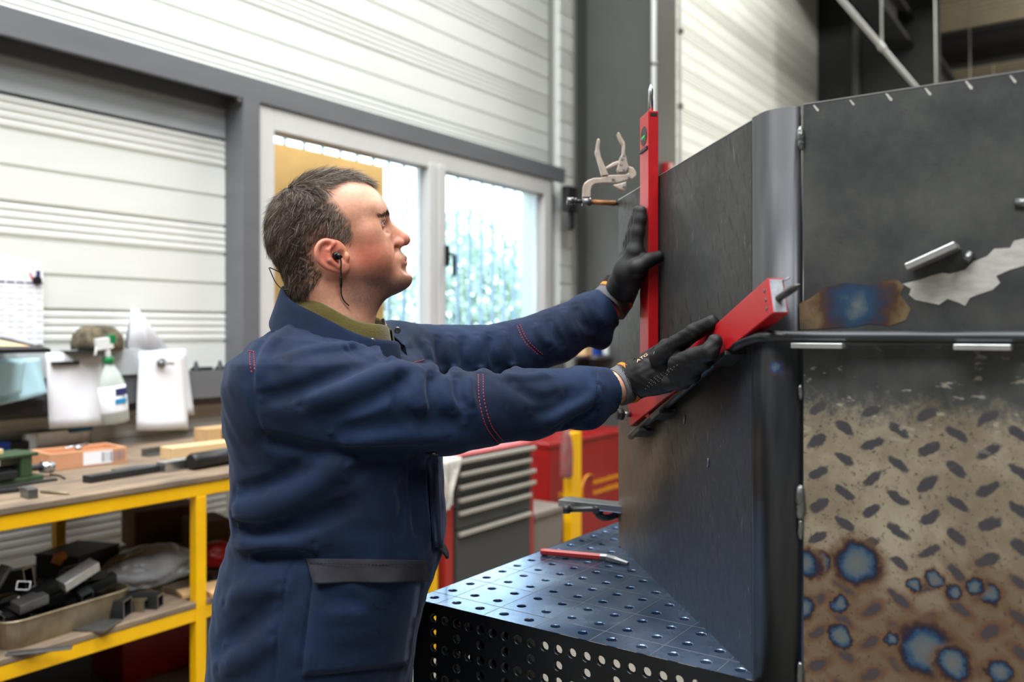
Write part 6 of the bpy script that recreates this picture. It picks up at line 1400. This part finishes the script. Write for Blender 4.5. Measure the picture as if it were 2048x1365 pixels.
def left_hand(p):
    d = s_cone(p, LHW[0], LHW[1], .034, .032)
    d = smin(d, s_cone(p, LHW[1], LHW[2], .026, .020), .012); d = smin(d, s_cone(p, LHW[1], LHW[3], .026, .018), .012)
    for pts, rs in LFG: d = smin(d, s_chain(p, pts, rs, .006), .0070)
    P3 = np.array([cp(1232, 520, 1.80), cp(1250, 524, 1.77), cp(1268, 530, 1.765)], np.float32); d = d - .002 * np.exp(-poly_dist(p, P3) / (.0045 ** 2))
    return d
_q = np.array([q for pts, _ in LFG for q in pts] + LHW); lo_, hi_ = _q.min(0) - .03, _q.max(0) + .03
gv, gq = surface_nets(left_hand, np.minimum(lo_, hi_) - .03, np.maximum(lo_, hi_) + .03, .0018)
gloveL = np_mesh('glove', cw(gv), gq, 'glove_black', person)
def cuff(parts, parent):
    for nm, a, b, r0, r1, mt, ribs in parts:
        a, b = np.array(a), np.array(b); n = 16 if ribs else 4; pts, rs = [], []
        for i in range(n + 1):
            t = i / n; pts.append(Vector(cw((a + (b - a) * t)[None])[0])); rs.append((r0 + (r1 - r0) * t) * (1 + (.025 * math.cos(i * math.pi) if ribs else 0)))
        o = MB().tube(pts, rs, 28, caps=True).build(nm, mt); keep(o, parent)
cuff([('knit_cuff', cp(1232, 776, 1.560), cp(1252, 767, 1.570), .0345, .0365, 'cuff_grey', True), ('orange_edge', cp(1250, 768, 1.5685), cp(1257, 765, 1.571), .0385, .0395, 'cuff_orange', False), ('ribbed_wrist', cp(1254, 766, 1.570), cp(1284, 754, 1.560), .0365, .0360, 'glove_knit', True)], gloveR)
cuff([('knit_cuff', cp(1216, 612, 1.778), cp(1231, 594, 1.784), .042, .040, 'cuff_grey', True), ('orange_edge', cp(1229, 596, 1.783), cp(1234, 590, 1.785), .0415, .041, 'cuff_orange', False), ('ribbed_wrist', cp(1232, 592, 1.784), cp(1244, 570, 1.79), .039, .037, 'glove_knit', True)], gloveL)
# dots and print on the right glove
mat('dot_grey', (120, 120, 120), .5); mat('print_tan', (206, 170, 132), .6)
db = MB()
_d = np.array([(1302 + k * 6.6 - r_i * 3.5, 760 - k * 3.7 + r_i * 6.0) for r_i in range(4) for k in range(9 - r_i)]); _P = trace(right_hand, _d); _ok = np.abs(right_hand(_P.astype(np.float32))) < .002
for q in cw(_P[_ok]): db.cbox(Vector(q), (.0013, .0013, .0013))
o = keep(db.build('grip_dots', 'dot_grey'), gloveR); o['kind'] = 'stuff'
def glove_text(body, u, v, size, ang, matname):
    cu = bpy.data.curves.new('print', 'FONT'); cu.body = body; cu.size = size; cu.extrude = .0003; cu.align_x = 'CENTER'; cu.align_y = 'CENTER'
    t_ = bpy.data.objects.new('print_src', cu); COL.objects.link(t_); dg = bpy.context.evaluated_depsgraph_get(); me = bpy.data.meshes.new_from_object(t_.evaluated_get(dg)); bpy.data.objects.remove(t_)
    P = trace(right_hand, np.array([[u, v]])); N_ = surf_n(P, right_hand, .004); nw = Vector(cw(N_)[0]); xw = Vector(cw(np.array([[math.cos(ang), 0, math.sin(ang)]]))[0]); xw = (xw - nw * xw.dot(nw)).normalized(); yw = nw.cross(xw)
    M_ = Matrix(((xw.x, yw.x, nw.x, 0), (xw.y, yw.y, nw.y, 0), (xw.z, yw.z, nw.z, 0), (0, 0, 0, 1))); M_.translation = Vector(cw(P)[0]) + nw * .0012
    me.transform(M_); me.materials.clear(); me.materials.append(MAT[matname]); o = bpy.data.objects.new('print', me); COL.objects.link(o); keep(o, gloveR)
glove_text('ATG', 1285, 717, .0120, .20, 'print_tan'); glove_text('10', 1309, 707, .006, .1, 'dot_grey')
# ---------------- earphones
mat('cable_black', (14, 14, 15), .4)
ep = thing('earphones', 'black in-ear earphones with thin cable worn in the ear', 'earphones', tuple(cw(head_to_cam(H3(0, 84, -36))[None])[0]))
def eh(u, v, l): return Vector(cw(head_to_cam(hp(u, v, l))[None])[0])
keep(MB().tube([eh(668, 511, 74), eh(672, 512, 82), eh(676, 513, 87)], [.0045, .0065, .0055], 12).tube([eh(674, 509, 86), eh(683, 517, 86)], [.0042, .0035], 10).build('earbud', 'steel_black'), ep)
keep(MB().tube(smooth_path([eh(678, 515, 88), eh(682, 522, 88), eh(682, 540, 86), eh(682, 556, 80), eh(682, 575, 72), eh(683, 590, 68), eh(688, 602, 66), eh(698, 612, 66)], 6), .0011, 8).build('cable', 'cable_black'), ep)
keep(MB().tube([eh(682, 553, 81), eh(682, 556, 80), eh(682, 573, 73), eh(682, 577, 71)], [.0012, .0022, .0022, .0012], 8).build('remote', 'cable_black'), ep)
keep(MB().tube(smooth_path([eh(562, 546, 20), eh(540, 536, 22), eh(541, 543, 24), eh(552, 566, 26), eh(566, 579, 28), eh(580, 578, 30), eh(588, 575, 30)], 6), .0009, 8).build('cable_loop', 'cable_black'), ep)
